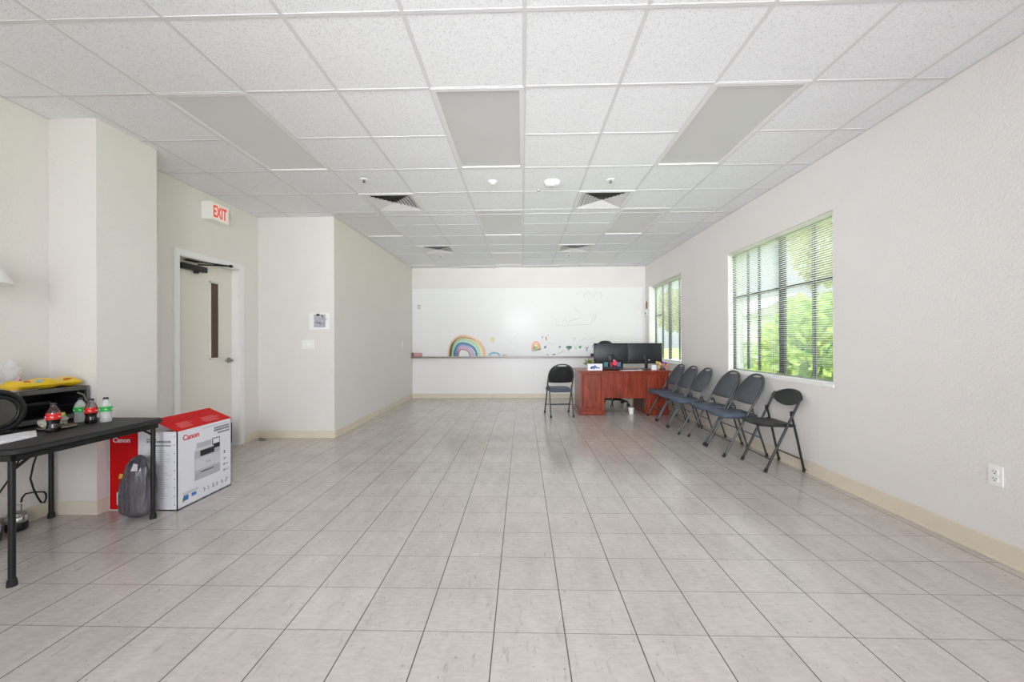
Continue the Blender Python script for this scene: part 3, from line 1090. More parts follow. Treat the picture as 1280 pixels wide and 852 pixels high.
ms = thing('motion_sensor', 'small round white sensor on the ceiling left of the smoke detector', 'sensor', (-.30, 4.15, H))
MB().lathe([(.0, -.03), (.022, -.026), (.034, -.012), (.045, -.006), (.045, 0)], (0, 0, 0), 24).build('dome', M_PLASTIC, ms)
tag(MB().lathe([(.0, -.02), (.012, -.016), (.016, 0)], (.177, 4.39, H), 14).build('ceiling_hook', M_STEEL), 'tiny grey ceiling stud just behind the smoke detector', 'stud')
for a, b, side in ((-1.494, -.57, 'left of centre'), (.0, .85, 'right of centre')):
    tag(MB().span((a, 8.70, H - .028), (b, 8.74, H - .0022), .004).build('curtain_track', mat('track_grey', (196, 196, 194), .5, var=.03), smooth=False), 'slim grey ceiling track before the whiteboard, ' + side, 'track')

# ------------------------------------------------------------------ folding chairs
LEAN = .568


def ln(z, y0=-.25):
    return y0 + LEAN * z


def legs_and_feet(t, mt, w_, ytop, ztop, yfoot, wf=None):
    wf = w_ if wf is None else wf
    for s in (-1, 1):
        lg = MB().tube([(s * w_, ytop, ztop), (s * wf, (ytop + yfoot) / 2, ztop / 2), (s * wf, yfoot, .012)], .0105, 10).build('rear_leg', mt, t)
        MB().tube([(s * wf, yfoot - .001, .034), (s * wf, yfoot, .0)], [.0135, .0155], 10).build('foot_cap', M_RUBBER, lg)


def padded_chair(label, loc, rz, group):
    t = thing('folding_chair', label, 'chair', loc, rz, group)
    a, z1, zt = .212, .655, .872
    pts = [(-a, ln(.01), .01)] + [(-a, ln(z), z) for z in (.2, .4, .57)]
    for i in range(0, 19):
        th = PI - PI * i / 18
        c, s = math.cos(th), math.sin(th)
        x = a * math.copysign(abs(c) ** .85, c)
        z = z1 + (zt - z1) * s ** .9
        pts.append((x, ln(z), z))
    pts += [(a, ln(z), z) for z in (.57, .4, .2)] + [(a, ln(.01), .01)]
    fr = MB().tube(pts, .0115, 10).build('frame', M_TUBE, t)
    for s in (-1, 1):
        MB().tube([(s * a, ln(.04), .04), (s * a, ln(0), 0)], [.0145, .0165], 10).build('foot_cap', M_RUBBER, fr)
    legs_and_feet(t, M_TUBE, .188, .075, .50, .225)
    MB().tube([(-a, ln(.16), .16), (a, ln(.16), .16)], .007, 8).build('crossbar', M_TUBE, t)
    yb = .225 + (.075 - .225) * .2 / .5
    MB().tube([(-.188, yb, .2), (.188, yb, .2)], .007, 8).build('crossbar', M_TUBE, t)
    for s in (-1, 1):
        MB().box((s * .2, .06, .50), (.010, .04, .04), .004).box((s * .197, .07, .445), (.008, .06, .018), .003).build('hinge_bracket', M_TUBE, t)
    # backrest pad in the leaning plane
    n_ = math.hypot(LEAN, 1)
    uy = Vector((0, LEAN, 1)) / n_
    ux = Vector((1, 0, 0))
    S = lambda z: (z - .565) * n_
    out = [(-.196, 0), (-.12, -.008), (0, -.010), (.12, -.008), (.196, 0)]
    for i in range(0, 15):
        th = PI * i / 14
        c, s = math.cos(th), math.sin(th)
        x = .200 * math.copysign(abs(c) ** .85, c)
        z = .655 + (.862 - .655) * s ** .9
        if abs(x) < .075:
            z = min(z, .835)
        out.append((x, S(z)))
    o = Vector((0, ln(.565), .565)) + Vector((0, 1, -LEAN)) / n_ * .012
    bk_ = MB().pad(out, o, ux, uy, .026, .006, .93).build('backrest', M_FABRIC, t)
    bk_.data.materials.append(M_BLACKSEAT)
    fn = Vector((0, -1, LEAN)).normalized()
    for p_ in bk_.data.polygons:
        p_.material_index = 0 if p_.normal.dot(fn) > .35 else 1
    # seat
    seat = [(-.155, .15), (.155, .15), (.178, .13), (.192, .02), (.207, -.12), (.205, -.19), (.19, -.225), (.16, -.25), (.08, -.268), (0, -.273), (-.08, -.268), (-.16, -.25), (-.19, -.225), (-.205, -.19), (-.207, -.12), (-.192, .02), (-.178, .13)]
    MB().pad(seat, (0, 0, .412), (1, 0, 0), (0, 1, -.03), .036, .010, .86).build('seat', M_VINYL, t)
    return t


RG = 'padded folding chairs along the right wall'
ch0 = padded_chair('charcoal padded folding chair in the wall row, next to the all-black chair', (2.41, 4.64, 0), -PI / 2, RG)
row = [(2.41, 5.14, 'charcoal padded folding chair, second of the padded ones counted from the all-black chair'),
       (2.33, 5.68, 'charcoal padded folding chair in the exact middle of the five padded ones by the wall'),
       (2.33, 6.145, 'charcoal padded folding chair in the wall row, second from the desk'),
       (2.33, 6.62, 'charcoal padded folding chair in the wall row, nearest the desk')]
for i, (x, y, lb) in enumerate(row):
    dup(ch0, (x, y, 0), -PI / 2 + (.03, -.02, .0, .0)[i], lb, RG)
dc = dup(ch0, (.625, 6.93, 0), math.radians(186.5), 'navy seated black folding chair standing alone left of the desk')
del dc['group']

bc = thing('folding_chair', 'all-black steel folding chair at the near end of the wall row', 'chair', (2.525, 4.12, 0), -PI / 2)
BL = .48
lb_ = lambda z: -.225 + BL * z
a = .205
pts = [(-a, lb_(.01), .01)] + [(-a, lb_(z), z) for z in (.2, .4, .6, .66)] + [(-a * .99, lb_(.70), .705)]
for s in (-1, 1):
    lg = MB().tube([(s * a, lb_(.01), .01), (s * a, lb_(.3), .3), (s * a, lb_(.6), .6), (s * a, lb_(.69), .69), (s * a * .985, lb_(.715) + .004, .722)], .0115, 10).build('front_leg', M_TUBEDARK, bc)
    MB().tube([(s * a, lb_(.04), .04), (s * a, lb_(0), 0)], [.0145, .0165], 10).build('foot_cap', M_RUBBER, lg)
for s in (-1, 1):
    lg = MB().tube([(s * .19, .03, .56), (s * .19, .09, .3), (s * .19, .15, .012)], .0105, 10).build('rear_leg', M_TUBEDARK, bc)
    MB().tube([(s * .19, .149, .034), (s * .19, .15, 0)], [.0135, .0155], 10).build('foot_cap', M_RUBBER, lg)
    MB().box((s * .198, .03, .555), (.012, .03, .05), .004).box((s * .194, .045, .44), (.008, .05, .024), .003).build('hinge_bracket', M_TUBEDARK, bc)
MB().tube([(-a, lb_(.12), .12), (a, lb_(.12), .12)], .006, 8).build('crossbar', M_TUBEDARK, bc)
MB().tube([(-.19, .127, .12), (.19, .127, .12)], .006, 8).build('crossbar', M_TUBEDARK, bc)
# curved leaf-shaped back plate
bk = MB()
NX, NZ = 20, 5
grid = []
for side in (0, 1):
    gr = []
    for i in range(NX + 1):
        u = -1 + 2 * i / NX
        x = u * .222
        zt = .70 + .07 * (1 - abs(u) ** 2.2)
        zb = .695 - .075 * (1 - abs(u) ** 2.2) - .01
        colv = []
        for k in range(NZ + 1):
            z = zb + (zt - zb) * k / NZ
            y = lb_(z) + .03 * (1 - u * u) + (.008 if side else -.008)
            colv.append(bk.bm.verts.new((x, y, z)))
        gr.append(colv)
    grid.append(gr)
for side in (0, 1):
    for i in range(NX):
        for k in range(NZ):
            q = grid[side]
            bk.bm.faces.new((q[i][k], q[i + 1][k], q[i + 1][k + 1], q[i][k + 1]))
for i in range(NX):
    for k in (0, NZ):
        bk.bm.faces.new((grid[0][i][k], grid[0][i + 1][k], grid[1][i + 1][k], grid[1][i][k]))
for k in range(NZ):
    for i in (0, NX):
        bk.bm.faces.new((grid[0][i][k], grid[0][i][k + 1], grid[1][i][k + 1], grid[1][i][k]))
bk.build('backrest', M_BLACKSEAT, bc)
seat = [(-.165, .08), (.165, .08), (.18, .06), (.192, -.06), (.2, -.18), (.185, -.235), (.14, -.262), (.06, -.275), (-.06, -.275), (-.14, -.262), (-.185, -.235), (-.2, -.18), (-.192, -.06), (-.18, .06)]
MB().pad(seat, (0, 0, .425), (1, 0, 0), (0, 1, -.04), .022, .003, .94).build('seat', M_BLACKSEAT, bc)

# ------------------------------------------------------------------ desk
dk = thing('office_desk', 'cherry wood executive desk at the far right under the monitors', 'desk', (0, 6.92, 0))
DX0, DX1, DD = .945, 2.505, .80
MB().span((DX0, -.03, .722), (DX1, DD, .752), .006).build('desk_top', M_CHERRY, dk, smooth=False)
for x0, x1, ins in ((.985, 1.385, 1), (2.085, 2.465, 0)):
    p = MB().span((x0, 0, .07), (x1, DD - .03, .722)).build('pedestal', M_CHERRY, dk, smooth=False)
    MB().span((x0 - .035 if ins else x0 - .01, -.025, 0), (x1 + .01, DD - .02, .075), .008).build('plinth', M_CHERRY, p, smooth=False)
    rp = MB().span((x0 + .045, -.012, .13), (x1 - .055, 0, .68), .01)
    for q0, q1 in (((x0 + .03, .115), (x1 - .04, .13)), ((x0 + .03, .68), (x1 - .04, .695)), ((x0 + .03, .13), (x0 + .045, .68)), ((x1 - .055, .13), (x1 - .04, .68))):
        rp.span((q0[0], -.02, q0[1]), (q1[0], 0, q1[1]), .004)
    rp.build('raised_panel', M_CHERRY, p, smooth=False)
for x0, x1 in ((1.385, 1.715), (1.72, 2.085)):
    MB().span((x0, .03, .28), (x1, .05, .722), .002).build('modesty_panel', M_CHERRY, dk, smooth=False)
MB().span((1.70, .02, .28), (1.735, .032, .722), .003).build('center_stile', M_CHERRY, dk, smooth=False)
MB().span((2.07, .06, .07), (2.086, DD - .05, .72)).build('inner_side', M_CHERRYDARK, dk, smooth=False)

# monitors, backs toward the room
def monitor(label, x, y, rz, z=.752):
    t = thing('computer_monitor', label, 'monitor', (x, y, z), rz, 'computer monitors on the desk')
    MB().span((-.305, .0, .095), (.305, .022, .465), .004).build('screen_bezel', M_BLACK, t, smooth=False)
    MB().pad([(-.30, .10), (.30, .10), (.30, .46), (-.30, .46)], (0, .0, 0), (1, 0, 0), (0, 0, 1), .012, .014, .8, back=False).build('back_shell', M_MON, t)
    MB().span((-.026, -.05, .0), (.026, -.022, .26), .006).build('stand_neck', M_BLACK, t)
    MB().lathe([(.12, 0), (.12, .008), (.03, .014)], (0, -.03, 0), 32).build('stand_base', M_BLACKMETAL, t)
    pl = MB().box((0, -.034, .2), (.11, .03, .11), .006).build('mount_plate', M_BLACK, t)
    MB().span((.035, -.052, .155), (.06, -.048, .17)).build('port_tag', M_PLASTIC, pl, smooth=False)
    return t


monitor('black computer monitor on the left half of the desk', 1.585, 7.32, math.radians(-2))
monitor('black computer monitor on the right half of the desk, stand visible', 2.205, 7.34, math.radians(3))

org = thing('desk_organizer', 'black mesh desk organizer with coloured notes and pink flower', 'organizer', (1.56, 7.085, .752))
M_MESHBLK = mat('black_mesh', (22, 24, 30), .5, var=.2, vscale=120)
f = MB().span((-.17, -.05, 0), (.17, .06, .012)).span((-.17, .052, 0), (.17, .06, .15)).span((-.17, -.05, 0), (-.162, .06, .15)).span((.162, -.05, 0), (.17, .06, .15)).span((-.17, -.05, 0), (.17, -.044, .06)).span((-.06, -.05, 0), (-.054, .06, .12)).span((.054, -.05, 0), (.06, .06, .12))
f.tube([(-.17, .056, .15), (.17, .056, .15)], .006, 8)
f.build('tray', M_MESHBLK, org, smooth=False)
for x0, x1, c, nm in ((-.15, -.075, (70, 128, 132), 'teal_note'), (-.045, .0, (150, 62, 66), 'red_note'), (.07, .15, (84, 110, 138), 'blue_note')):
    MB().span((x0, .0, .012), (x1, .03, .135), .002).build(nm, mat(nm, c, .6, var=.15, vscale=40), org, smooth=False)
fl = MB()
for k in range(6):
    aa = 2 * PI * k / 6
    fl.lathe([(0, -.006), (.02, -.002), (.022, .004), (0, .01)], (.03 + .024 * math.cos(aa), -.06, .125 + .024 * math.sin(aa)), 12, Vector((0, -1, 0)))
fl.lathe([(.014, 0), (.012, .012), (0, .016)], (.03, -.06, .125), 12, Vector((0, -1, 0)))
fl.tube([(.03, -.052, .12), (.03, -.048, .03)], .003, 6)
fl.build('paper_flower', mat('hot_pink', (222, 62, 96), .6, var=.1, vscale=40), org)

cd_ = thing('desk_card', 'small white box with blue print at left front of the desk', 'box', (1.235, 6.99, .752))
MB().span((-.125, -.045, 0), (.125, .045, .115), .004).build('carton', M_PAPER, cd_, smooth=False)
rnd = random.Random(8)
ip = MB()
for k in range(14):
    x = rnd.uniform(-.085, .06)
    z = rnd.uniform(.02, .06)
    ip.span((x, -.0465, z), (x + rnd.uniform(.02, .05), -.045, z + rnd.uniform(.008, .02)))
ip.prism([(-.03, .06), (.03, .06), (0, .1)], (0, -.045, 0), (1, 0, 0), (0, 0, 1), .0012)
ip.build('blue_print', M_INKBLUE, cd_, smooth=False)

pp = thing('potted_plant', 'small leafy yellow-green plant behind the white box on the desk', 'plant', (1.17, 7.15, .752))
MB().lathe([(.035, 0), (.05, .07), (.053, .075), (.045, .075), (.04, .06)], (0, 0, 0), 20).build('pot', M_PLASTIC, pp)
lf = MB()
rnd = random.Random(12)
for k in range(34):
    aa, el = rnd.uniform(0, 2 * PI), rnd.uniform(.3, 1.3)
    L0 = rnd.uniform(.07, .14)
    d = Vector((math.cos(aa) * math.cos(el), math.sin(aa) * math.cos(el), math.sin(el)))
    base = Vector((0, 0, .07)) + d * .03
    tip = base + d * L0
    s = d.cross(Vector((0, 0, 1))).normalized() * rnd.uniform(.012, .024)
    mid = base + d * L0 * .55 + Vector((0, 0, .01))
    lf.bm.faces.new([lf.bm.verts.new(v) for v in (base, mid + s, tip, mid - s)])
lf.build('leaves', leaf_material('houseplant_leaf', (96, 108, 40), (196, 198, 110)), pp, smooth=False)

ps = tag(MB().box((1.80, 7.0, .7545), (.26, .2, .005), .001, Matrix.Rotation(.15, 3, 'Z')).box((1.95, 7.01, .7575), (.2, .24, .004), .001, Matrix.Rotation(-.2, 3, 'Z')).build('loose_papers', M_PAPER, smooth=False), 'loose white papers lying on the desk between the monitors', 'paper')
tag(MB().tube([(1.72, 7.02, .766), (1.79, 6.99, .772), (1.86, 7.02, .768), (1.93, 7.0, .766), (2.0, 7.06, .766)], .005, 8).build('charging_cable', M_BLACK), 'thin black cable curling over the papers on the desk', 'cable')
tag(MB().span((2.225, 7.04, .752), (2.305, 7.10, .838), .004).build('small_carton', M_PAPER, smooth=False), 'small plain white carton by the right monitor stand', 'box')

bo = thing('toy_bouquet', 'colourful little toy bouquet at the right end of the desk', 'toy', (2.415, 7.08, .752))
rnd = random.Random(3)
for nm, c, n0 in (('purple_petal', (112, 72, 150), 5), ('orange_petal', (226, 150, 88), 6), ('yellow_petal', (214, 204, 110), 4), ('pink_petal', (216, 128, 140), 4)):
    pm = mat(nm, c, .6, var=.1, vscale=40)
    k = MB()
    for q in range(n0):
        cx, cy, cz = rnd.uniform(-.085, .085), rnd.uniform(-.03, .03), rnd.uniform(.03, .13)
        if nm[0] == 'p' and nm[1] == 'u':
            cx, cz = rnd.uniform(-.03, .05), rnd.uniform(.08, .16)
        if nm[0] == 'y':
            cx = rnd.uniform(-.09, -.04)
        dv = Vector((rnd.uniform(-1, 1), -1, rnd.uniform(-.3, 1)))
        k.lathe([(0, -.006), (.022, 0), (.018, .008), (0, .012)], (cx, cy, cz), 10, dv.normalized())
    k.build(nm, pm, bo)
MB().lathe([(.05, 0), (.055, .03), (.02, .05)], (0, 0, 0), 16).tube([(0, 0, .04), (.02, -.01, .1)], .004, 6).tube([(0, 0, .04), (-.04, -.01, .09)], .004, 6).tube([(.02, 0, .04), (.07, -.02, .11)], .004, 6).build('stems', mat('stem_plum', (96, 64, 72), .6, var=.1), bo)

# ------------------------------------------------------------------ office chair behind the desk
oc = thing('office_chair', 'black swivel office chair on casters behind the desk', 'chair', (1.76, 8.0, 0), .35)
MB().lathe([(.04, .09), (.045, .14), (.03, .16), (.026, .42), (.06, .44)], (0, 0, 0), 20).build('gas_column', M_BLACKMETAL, oc)
for k in range(5):
    aa = 2 * PI * k / 5 + .35
    d = Vector((math.cos(aa), math.sin(aa), 0))
    lg = MB().tube([d * .03 + Vector((0, 0, .125)), d * .2 + Vector((0, 0, .115)), d * .31 + Vector((0, 0, .078))], [.024, .02, .016], 10).build('base_leg', M_BLACKMETAL, oc)
    cst = MB()
    s = Vector((-d.y, d.x, 0))
    for q in (-1, 1):
        cst.lathe([(.028, -.008), (.03, 0), (.028, .008)], d * .31 + s * .016 * q + Vector((0, 0, .030)), 16, s)
    cst.tube([d * .31 + Vector((0, 0, .05)), d * .31 + Vector((0, 0, .08))], .009, 8)
    cst.build('caster', M_RUBBER, lg)
seat = [(.24 * math.copysign(abs(math.cos(2 * PI * i / 28)) ** .6, math.cos(2 * PI * i / 28)), .24 * math.copysign(abs(math.sin(2 * PI * i / 28)) ** .6, math.sin(2 * PI * i / 28))) for i in range(28)]
MB().pad(seat, (0, 0, .45), (1, 0, 0), (0, 1, 0), .06, .015, .85).build('seat', M_BLACK, oc)
back = [(.22 * math.copysign(abs(math.cos(2 * PI * i / 28)) ** .7, math.cos(2 * PI * i / 28)), .33 + .33 * math.copysign(abs(math.sin(2 * PI * i / 28)) ** .75, math.sin(2 * PI * i / 28))) for i in range(28)]
MB().pad(back, (0, .2, .60), (1, 0, 0), (0, .14, 1), .05, .015, .85).build('backrest', M_BLACK, oc)
MB().tube([(0, .05, .45), (0, .24, .46), (0, .27, .56), (0, .27, .8)], .02, 8).build('back_bar', M_BLACKMETAL, oc)
for s in (-1, 1):
    MB().tube([(s * .2, .05, .47), (s * .28, .05, .5), (s * .28, .05, .66), (s * .28, -.12, .67)], .014, 8).box((s * .28, -.02, .68), (.06, .24, .025), .01).build('armrest', M_BLACK, oc)
cu = thing('paper_cup', 'small white cup standing on the floor under the desk', 'cup', (1.866, 7.03, 0))
MB().lathe([(.036, 0), (.048, .095), (.05, .1), (.046, .1), (.035, .01)], (0, 0, 0), 24).build('cup_body', M_PLASTIC, cu)
MB().lathe([(.05, .098), (.051, .106), (.04, .11), (0, .111)], (0, 0, 0), 24).build('cup_lid', M_PLASTIC, cu)

# ------------------------------------------------------------------ black card table
TZ = .712
tb = thing('folding_table', 'black square folding table at the left edge against the wall', 'table', (-3.015, 2.425, 0))
HX, HY, RC = .435, .445, .05
out = []
for cx, cy, a0 in ((HX - RC, HY - RC, 0), (-HX + RC, HY - RC, 90), (-HX + RC, -HY + RC, 180), (HX - RC, -HY + RC, 270)):
    for k in range(7):
        aa = math.radians(a0 + 15 * k)
        out.append((cx + RC * math.cos(aa), cy + RC * math.sin(aa)))
M_TABLE = mat('black_table_vinyl', (40, 41, 42), .55, var=.08, vscale=30, bump=.15, bscale=250, bdist=.001)
MB().pad(out, (0, 0, TZ - .034), (1, 0, 0), (0, 1, 0), .034, .0, .985).build('tabletop', M_TABLE, tb)
ap = MB()
for s in (-1, 1):
    ap.span((-HX + .04, s * (HY - .035) - .01, TZ - .066), (HX - .04, s * (HY - .035) + .01, TZ - .03)).span((s * (HX - .035) - .01, -HY + .04, TZ - .066), (s * (HX - .035) + .01, HY - .04, TZ - .03))
ap.build('apron', M_BLACKMETAL, tb, smooth=False)
for sx_ in (-1, 1):
    for sy_ in (-1, 1):
        x, y = sx_ * .375, sy_ * .40
        lg = MB().tube([(x, y, TZ - .04), (x, y, .03)], .0145, 12).box((x, y - sy_ * .05, TZ - .085), (.012, .1, .012), .002, Matrix.Rotation(sy_ * -.6, 3, 'X')).build('leg', M_BLACKMETAL, tb)
        MB().lathe([(.021, 0), (.019, .03), (.0145, .042)], (x, y, 0), 12).build('foot_cap', M_RUBBER, lg)

# things on and around the table
ov = thing('toaster_oven', 'black toaster oven with dark open front on the table', 'oven', (-3.30, 2.64, TZ))
M_OVEN = mat('oven_shell', (96, 95, 90), .42, metal=.4, var=.06, vscale=12)
ob = MB()
ox0, ox1, oy0, oy1, oz = -.155, .155, -.205, .215, .236
ob.span((ox0, oy0, oz - .03), (ox1, oy1, oz), .004).span((ox0, oy0, .015), (ox1, oy1, .045), .004).span((ox0, oy0, .04), (ox0 + .012, oy1, oz - .02)).span((ox0, oy0, .04), (ox1, oy0 + .016, oz - .02)).span((ox0, oy1 - .016, .04), (ox1, oy1, oz - .02))
ob.build('housing', M_OVEN, ov, smooth=False)
MB().span((ox0 + .012, oy0 + .016, .045), (ox0 + .02, oy1 - .016, oz - .03)).span((ox0 + .02, oy0 + .016, .045), (ox1 - .01, oy0 + .02, oz - .03)).span((ox0 + .02, oy1 - .02, .045), (ox1 - .01, oy1 - .016, oz - .03)).span((ox0 + .02, oy0 + .02, .045), (ox1 - .01, oy1 - .02, .05)).build('cavity', M_BLACK, ov, smooth=False)
rk = MB()
for k in range(9):
    y = oy0 + .04 + k * .041
    rk.tube([(ox0 + .03, y, .115), (ox1 - .02, y, .115)], .002, 6)
for x in (ox0 + .03, ox1 - .02):
    rk.tube([(x, oy0 + .02, .115), (x, oy1 - .02, .115)], .003, 6)
rk.build('wire_rack', M_BLACKMETAL, ov)
MB().box((.03, -.06, .135), (.12, .2, .03), .008).build('baking_pan', mat('pan_grey', (44, 44, 43), .4, metal=.5, var=.1), ov)
MB().tube([(ox1 - .005, oy1 - .07, oz - .045), (ox1 + .012, oy1 - .045, oz - .065), (ox1 + .012, oy1 - .03, oz - .11)], .006, 8).build('door_arm', M_STEEL, ov)
for ya, yb_ in ((oy1 - .016, oy1 - .004), (oy0 + .004, oy0 + .014)):
    MB().span((ox1 - .002, ya, .03), (ox1 + .003, yb_, oz - .005)).build('edge_trim', M_STEEL, ov, smooth=False)
for x in (ox0 + .03, ox1 - .03):
    for y in (oy0 + .03, oy1 - .03):
        MB().lathe([(.012, 0), (.014, .016)], (x, y, 0), 12).build('rubber_foot', M_RUBBER, ov)

# snack bag
sb = MB()
NXs, NYs = 16, 26
top, bot = [], []
for i in range(NXs + 1):
    ra, rb_ = [], []
    for j in range(NYs + 1):
        u, v = -1 + 2 * i / NXs, -1 + 2 * j / NYs
        hgt = .036 * (max(0, 1 - abs(u) ** 2.6) ** .6) * (max(0, 1 - abs(v) ** 7) ** .5) * (1 + .22 * math.cos(v * 7 + .6))
        wv = .006 * mnoise.noise(Vector((u * 2.1, v * 3.3, 4.2))) * (1 if hgt > .004 else .3)
        x, y = u * .085, v * .185
        ra.append(sb.bm.verts.new((x, y, .030 + hgt + wv)))
        rb_.append(sb.bm.verts.new((x, y, max(.001, .030 - hgt * .85))))
    top.append(ra)
    bot.append(rb_)
for q in (top, bot):
    for i in range(NXs):
        for j in range(NYs):
            sb.bm.faces.new((q[i][j], q[i + 1][j], q[i + 1][j + 1], q[i][j + 1]))
for i in range(NXs):
    for j in (0, NYs):
        sb.bm.faces.new((top[i][j], top[i + 1][j], bot[i + 1][j], bot[i][j]))
for j in range(NYs):
    for i in (0, NXs):
        sb.bm.faces.new((top[i][j], top[i][j + 1], bot[i][j + 1], bot[i][j]))
sbt = thing('snack_bag', 'shiny yellow snack bag lying on top of the toaster oven', 'bag', (-3.235, 2.645, TZ + .2365), .03)
sb.build('pouch', mat('yellow_foil', (222, 186, 22), .28, var=.1, vscale=9, coat=.4), sbt)
MB().prism([(.032 * math.cos(2 * PI * k / 14), .014 * math.sin(2 * PI * k / 14)) for k in range(14)], (.062, -.06, .052), (0, 1, 0), (-.6, 0, .8), .004).build('blue_emblem', mat('bag_blue', (150, 178, 176), .35, var=.2, vscale=40), sbt)
MB().prism([(.02 * math.cos(2 * PI * k / 12), .016 * math.sin(2 * PI * k / 12)) for k in range(12)], (.06, -.135, .05), (0, 1, 0), (-.6, 0, .8), .004).prism([(.03 * math.cos(2 * PI * k / 12), .01 * math.sin(2 * PI * k / 12)) for k in range(12)], (.062, .1, .053), (0, 1, 0), (-.6, 0, .8), .004).build('orange_print', mat('bag_orange', (196, 112, 24), .35, var=.2, vscale=40), sbt)

tag(MB().prism([(0, 0), (.26, .02), (.25, .14), (.0, .17)], (-3.17, 2.34, TZ + .2375), (0, 1, .0), (-1, .0, .0), .002).build('paper_sheet', M_PAPER, smooth=False), 'white sheet of paper lying on top of the toaster oven', 'paper')

M_CLEAR = glass_material('clear_plastic', (236, 240, 242), .05, .25)
M_CLEAR2 = mat('clear_plastic_solid', (232, 236, 238), .06, trans=.9, ior=1.25)
M_CLEAR3 = mat('goblet_plastic', (240, 243, 247), .08, alpha=.3, coat=.5)
cw = thing('plastic_goblets', 'clear plastic goblet with pink ribbon on top of the toaster oven', 'goblet', (-3.395, 2.60, TZ + .237))
cw.scale = (1.22, 1.22, 1.22)
MB().lathe([(.038, 0), (.036, .004), (.008, .012), (.007, .04), (.03, .062), (.042, .10), (.043, .105), (.039, .1), (.027, .064), (0, .05)], (0, 0, 0), 20).build('goblet_bowl', M_CLEAR3, cw)
MB().lathe([(.046, .104), (.046, .108), (.03, .118), (.018, .15), (.014, .155), (0, .157)], (0, 0, 0), 20).build('goblet_lid', M_CLEAR3, cw)
MB().tube([(.035, -.02, .03), (.045, 0, .055), (.03, .02, .04), (.04, .01, .02)], .006, 6).tube([(.038, -.03, .05), (.05, -.01, .03), (.036, .01, .06)], .005, 6).build('ribbon', mat('ribbon_pink', (224, 170, 184), .4, var=.1), cw)

# black double ring at the left end
rg = thing('ring_stand', 'black double-ring object upright at the left end of the table', 'ring', (-3.105, 2.30, TZ), math.radians(-14))
MB().tube([(0, .118 * math.cos(2 * PI * k / 40), .135 + .118 * math.sin(2 * PI * k / 40)) for k in range(40)], .017, 12, True).build('outer_ring', M_BLACK, rg)
MB().tube([(.03, .088 * math.cos(2 * PI * k / 36), .135 + .088 * math.sin(2 * PI * k / 36)) for k in range(36)], .010, 10, True).build('inner_ring', M_BLACKMETAL, rg)
MB().box((0, 0, .012), (.09, .12, .022), .006).build('foot', M_BLACK, rg)
for s in (-1, 1):
    MB().tube([(0, s * .05, .02), (.0, s * .075, .03)], .01, 8).tube([(0, s * .112, .135), (.03, s * .09, .135)], .006, 8).build('strut', M_BLACK, rg)

# paper stack at the near corner
tag(MB().prism([(-2.815, 2.275), (-3.0, 2.42), (-3.02, 2.12), (-2.78, 1.99)], (0, 0, TZ), (1, 0, 0), (0, 1, 0), .006).prism([(-2.83, 2.25), (-2.99, 2.38), (-3.01, 2.13), (-2.795, 2.0)], (0, 0, TZ + .0062), (1, 0, 0), (0, 1, 0), .004).build('paper_stack', M_PAPER, smooth=False), 'white stack of papers at the near corner of the table', 'paper')

# bottles
M_COLA = mat('cola', (24, 12, 10), .08, var=.05, spec=.6)
M_LABELRED = mat('label_red', (222, 34, 34), .4, var=.03)
M_LABELGREEN = mat('label_green', (40, 176, 78), .4, var=.05)
M_CAPBLACK = mat('cap_dark', (44, 46, 46), .5, var=.05)
M_WATER = mat('clear_soda', (236, 240, 240), .06, alpha=.4, coat=.5)


def bottle(kind, label, x, y, h, group, full):
    t = thing('soda_bottle', label, 'bottle', (x, y, TZ), random.uniform(0, 1), group)
    k = h / .2
    R = .0325
    prof = [(.022, 0), (.03, .004), (R, .02), (.029, .05), (.0275, .065), (R, .085), (R, .125), (.03, .14), (.02, .165), (.0125, .178), (.0125, .19)]
    prof = [(r, z * k) for r, z in prof]
    if kind == 'red':
        lo = [p for p in prof if p[1] <= .09 * k]
        MB().lathe([(r * .97, z + .0005) for r, z in lo] + [(0, lo[-1][1])], (0, 0, 0), 22).build('cola_fill', M_COLA, t)
        MB().lathe(prof, (0, 0, 0), 22).build('bottle_body', M_CLEAR, t)
        if full:
            MB().lathe([(R * .96, .086 * k), (R * .96, .1 * k), (0, .1 * k)], (0, 0, 0), 22).build('cola_neck', M_COLA, t)
    else:
        MB().lathe(prof, (0, 0, 0), 22).build('bottle_body', M_WATER, t)
    MB().lathe([(R + .0008, .088 * k), (R + .0008, .128 * k)], (0, 0, 0), 22).build('label_band', M_LABELRED if kind == 'red' else M_LABELGREEN, t)
    sw = MB()
    for q in range(6):
        a0 = q * PI / 3
        pr = []
        for i in range(6):
            aa = a0 + i * .08
            pr.append((math.cos(aa) * (R + .0012), math.sin(aa) * (R + .0012), (.106 + .004 * math.sin(i * 1.3)) * k))
        sw.tube(pr, .0016, 5)
    sw.build('label_swash', M_PLASTIC, t)
    MB().lathe([(.0142, .186 * k), (.0145, .188 * k), (.0142, .2 * k), (.012, .201 * k)], (0, 0, 0), 18).build('bottle_cap', M_CAPBLACK, t)
    return t


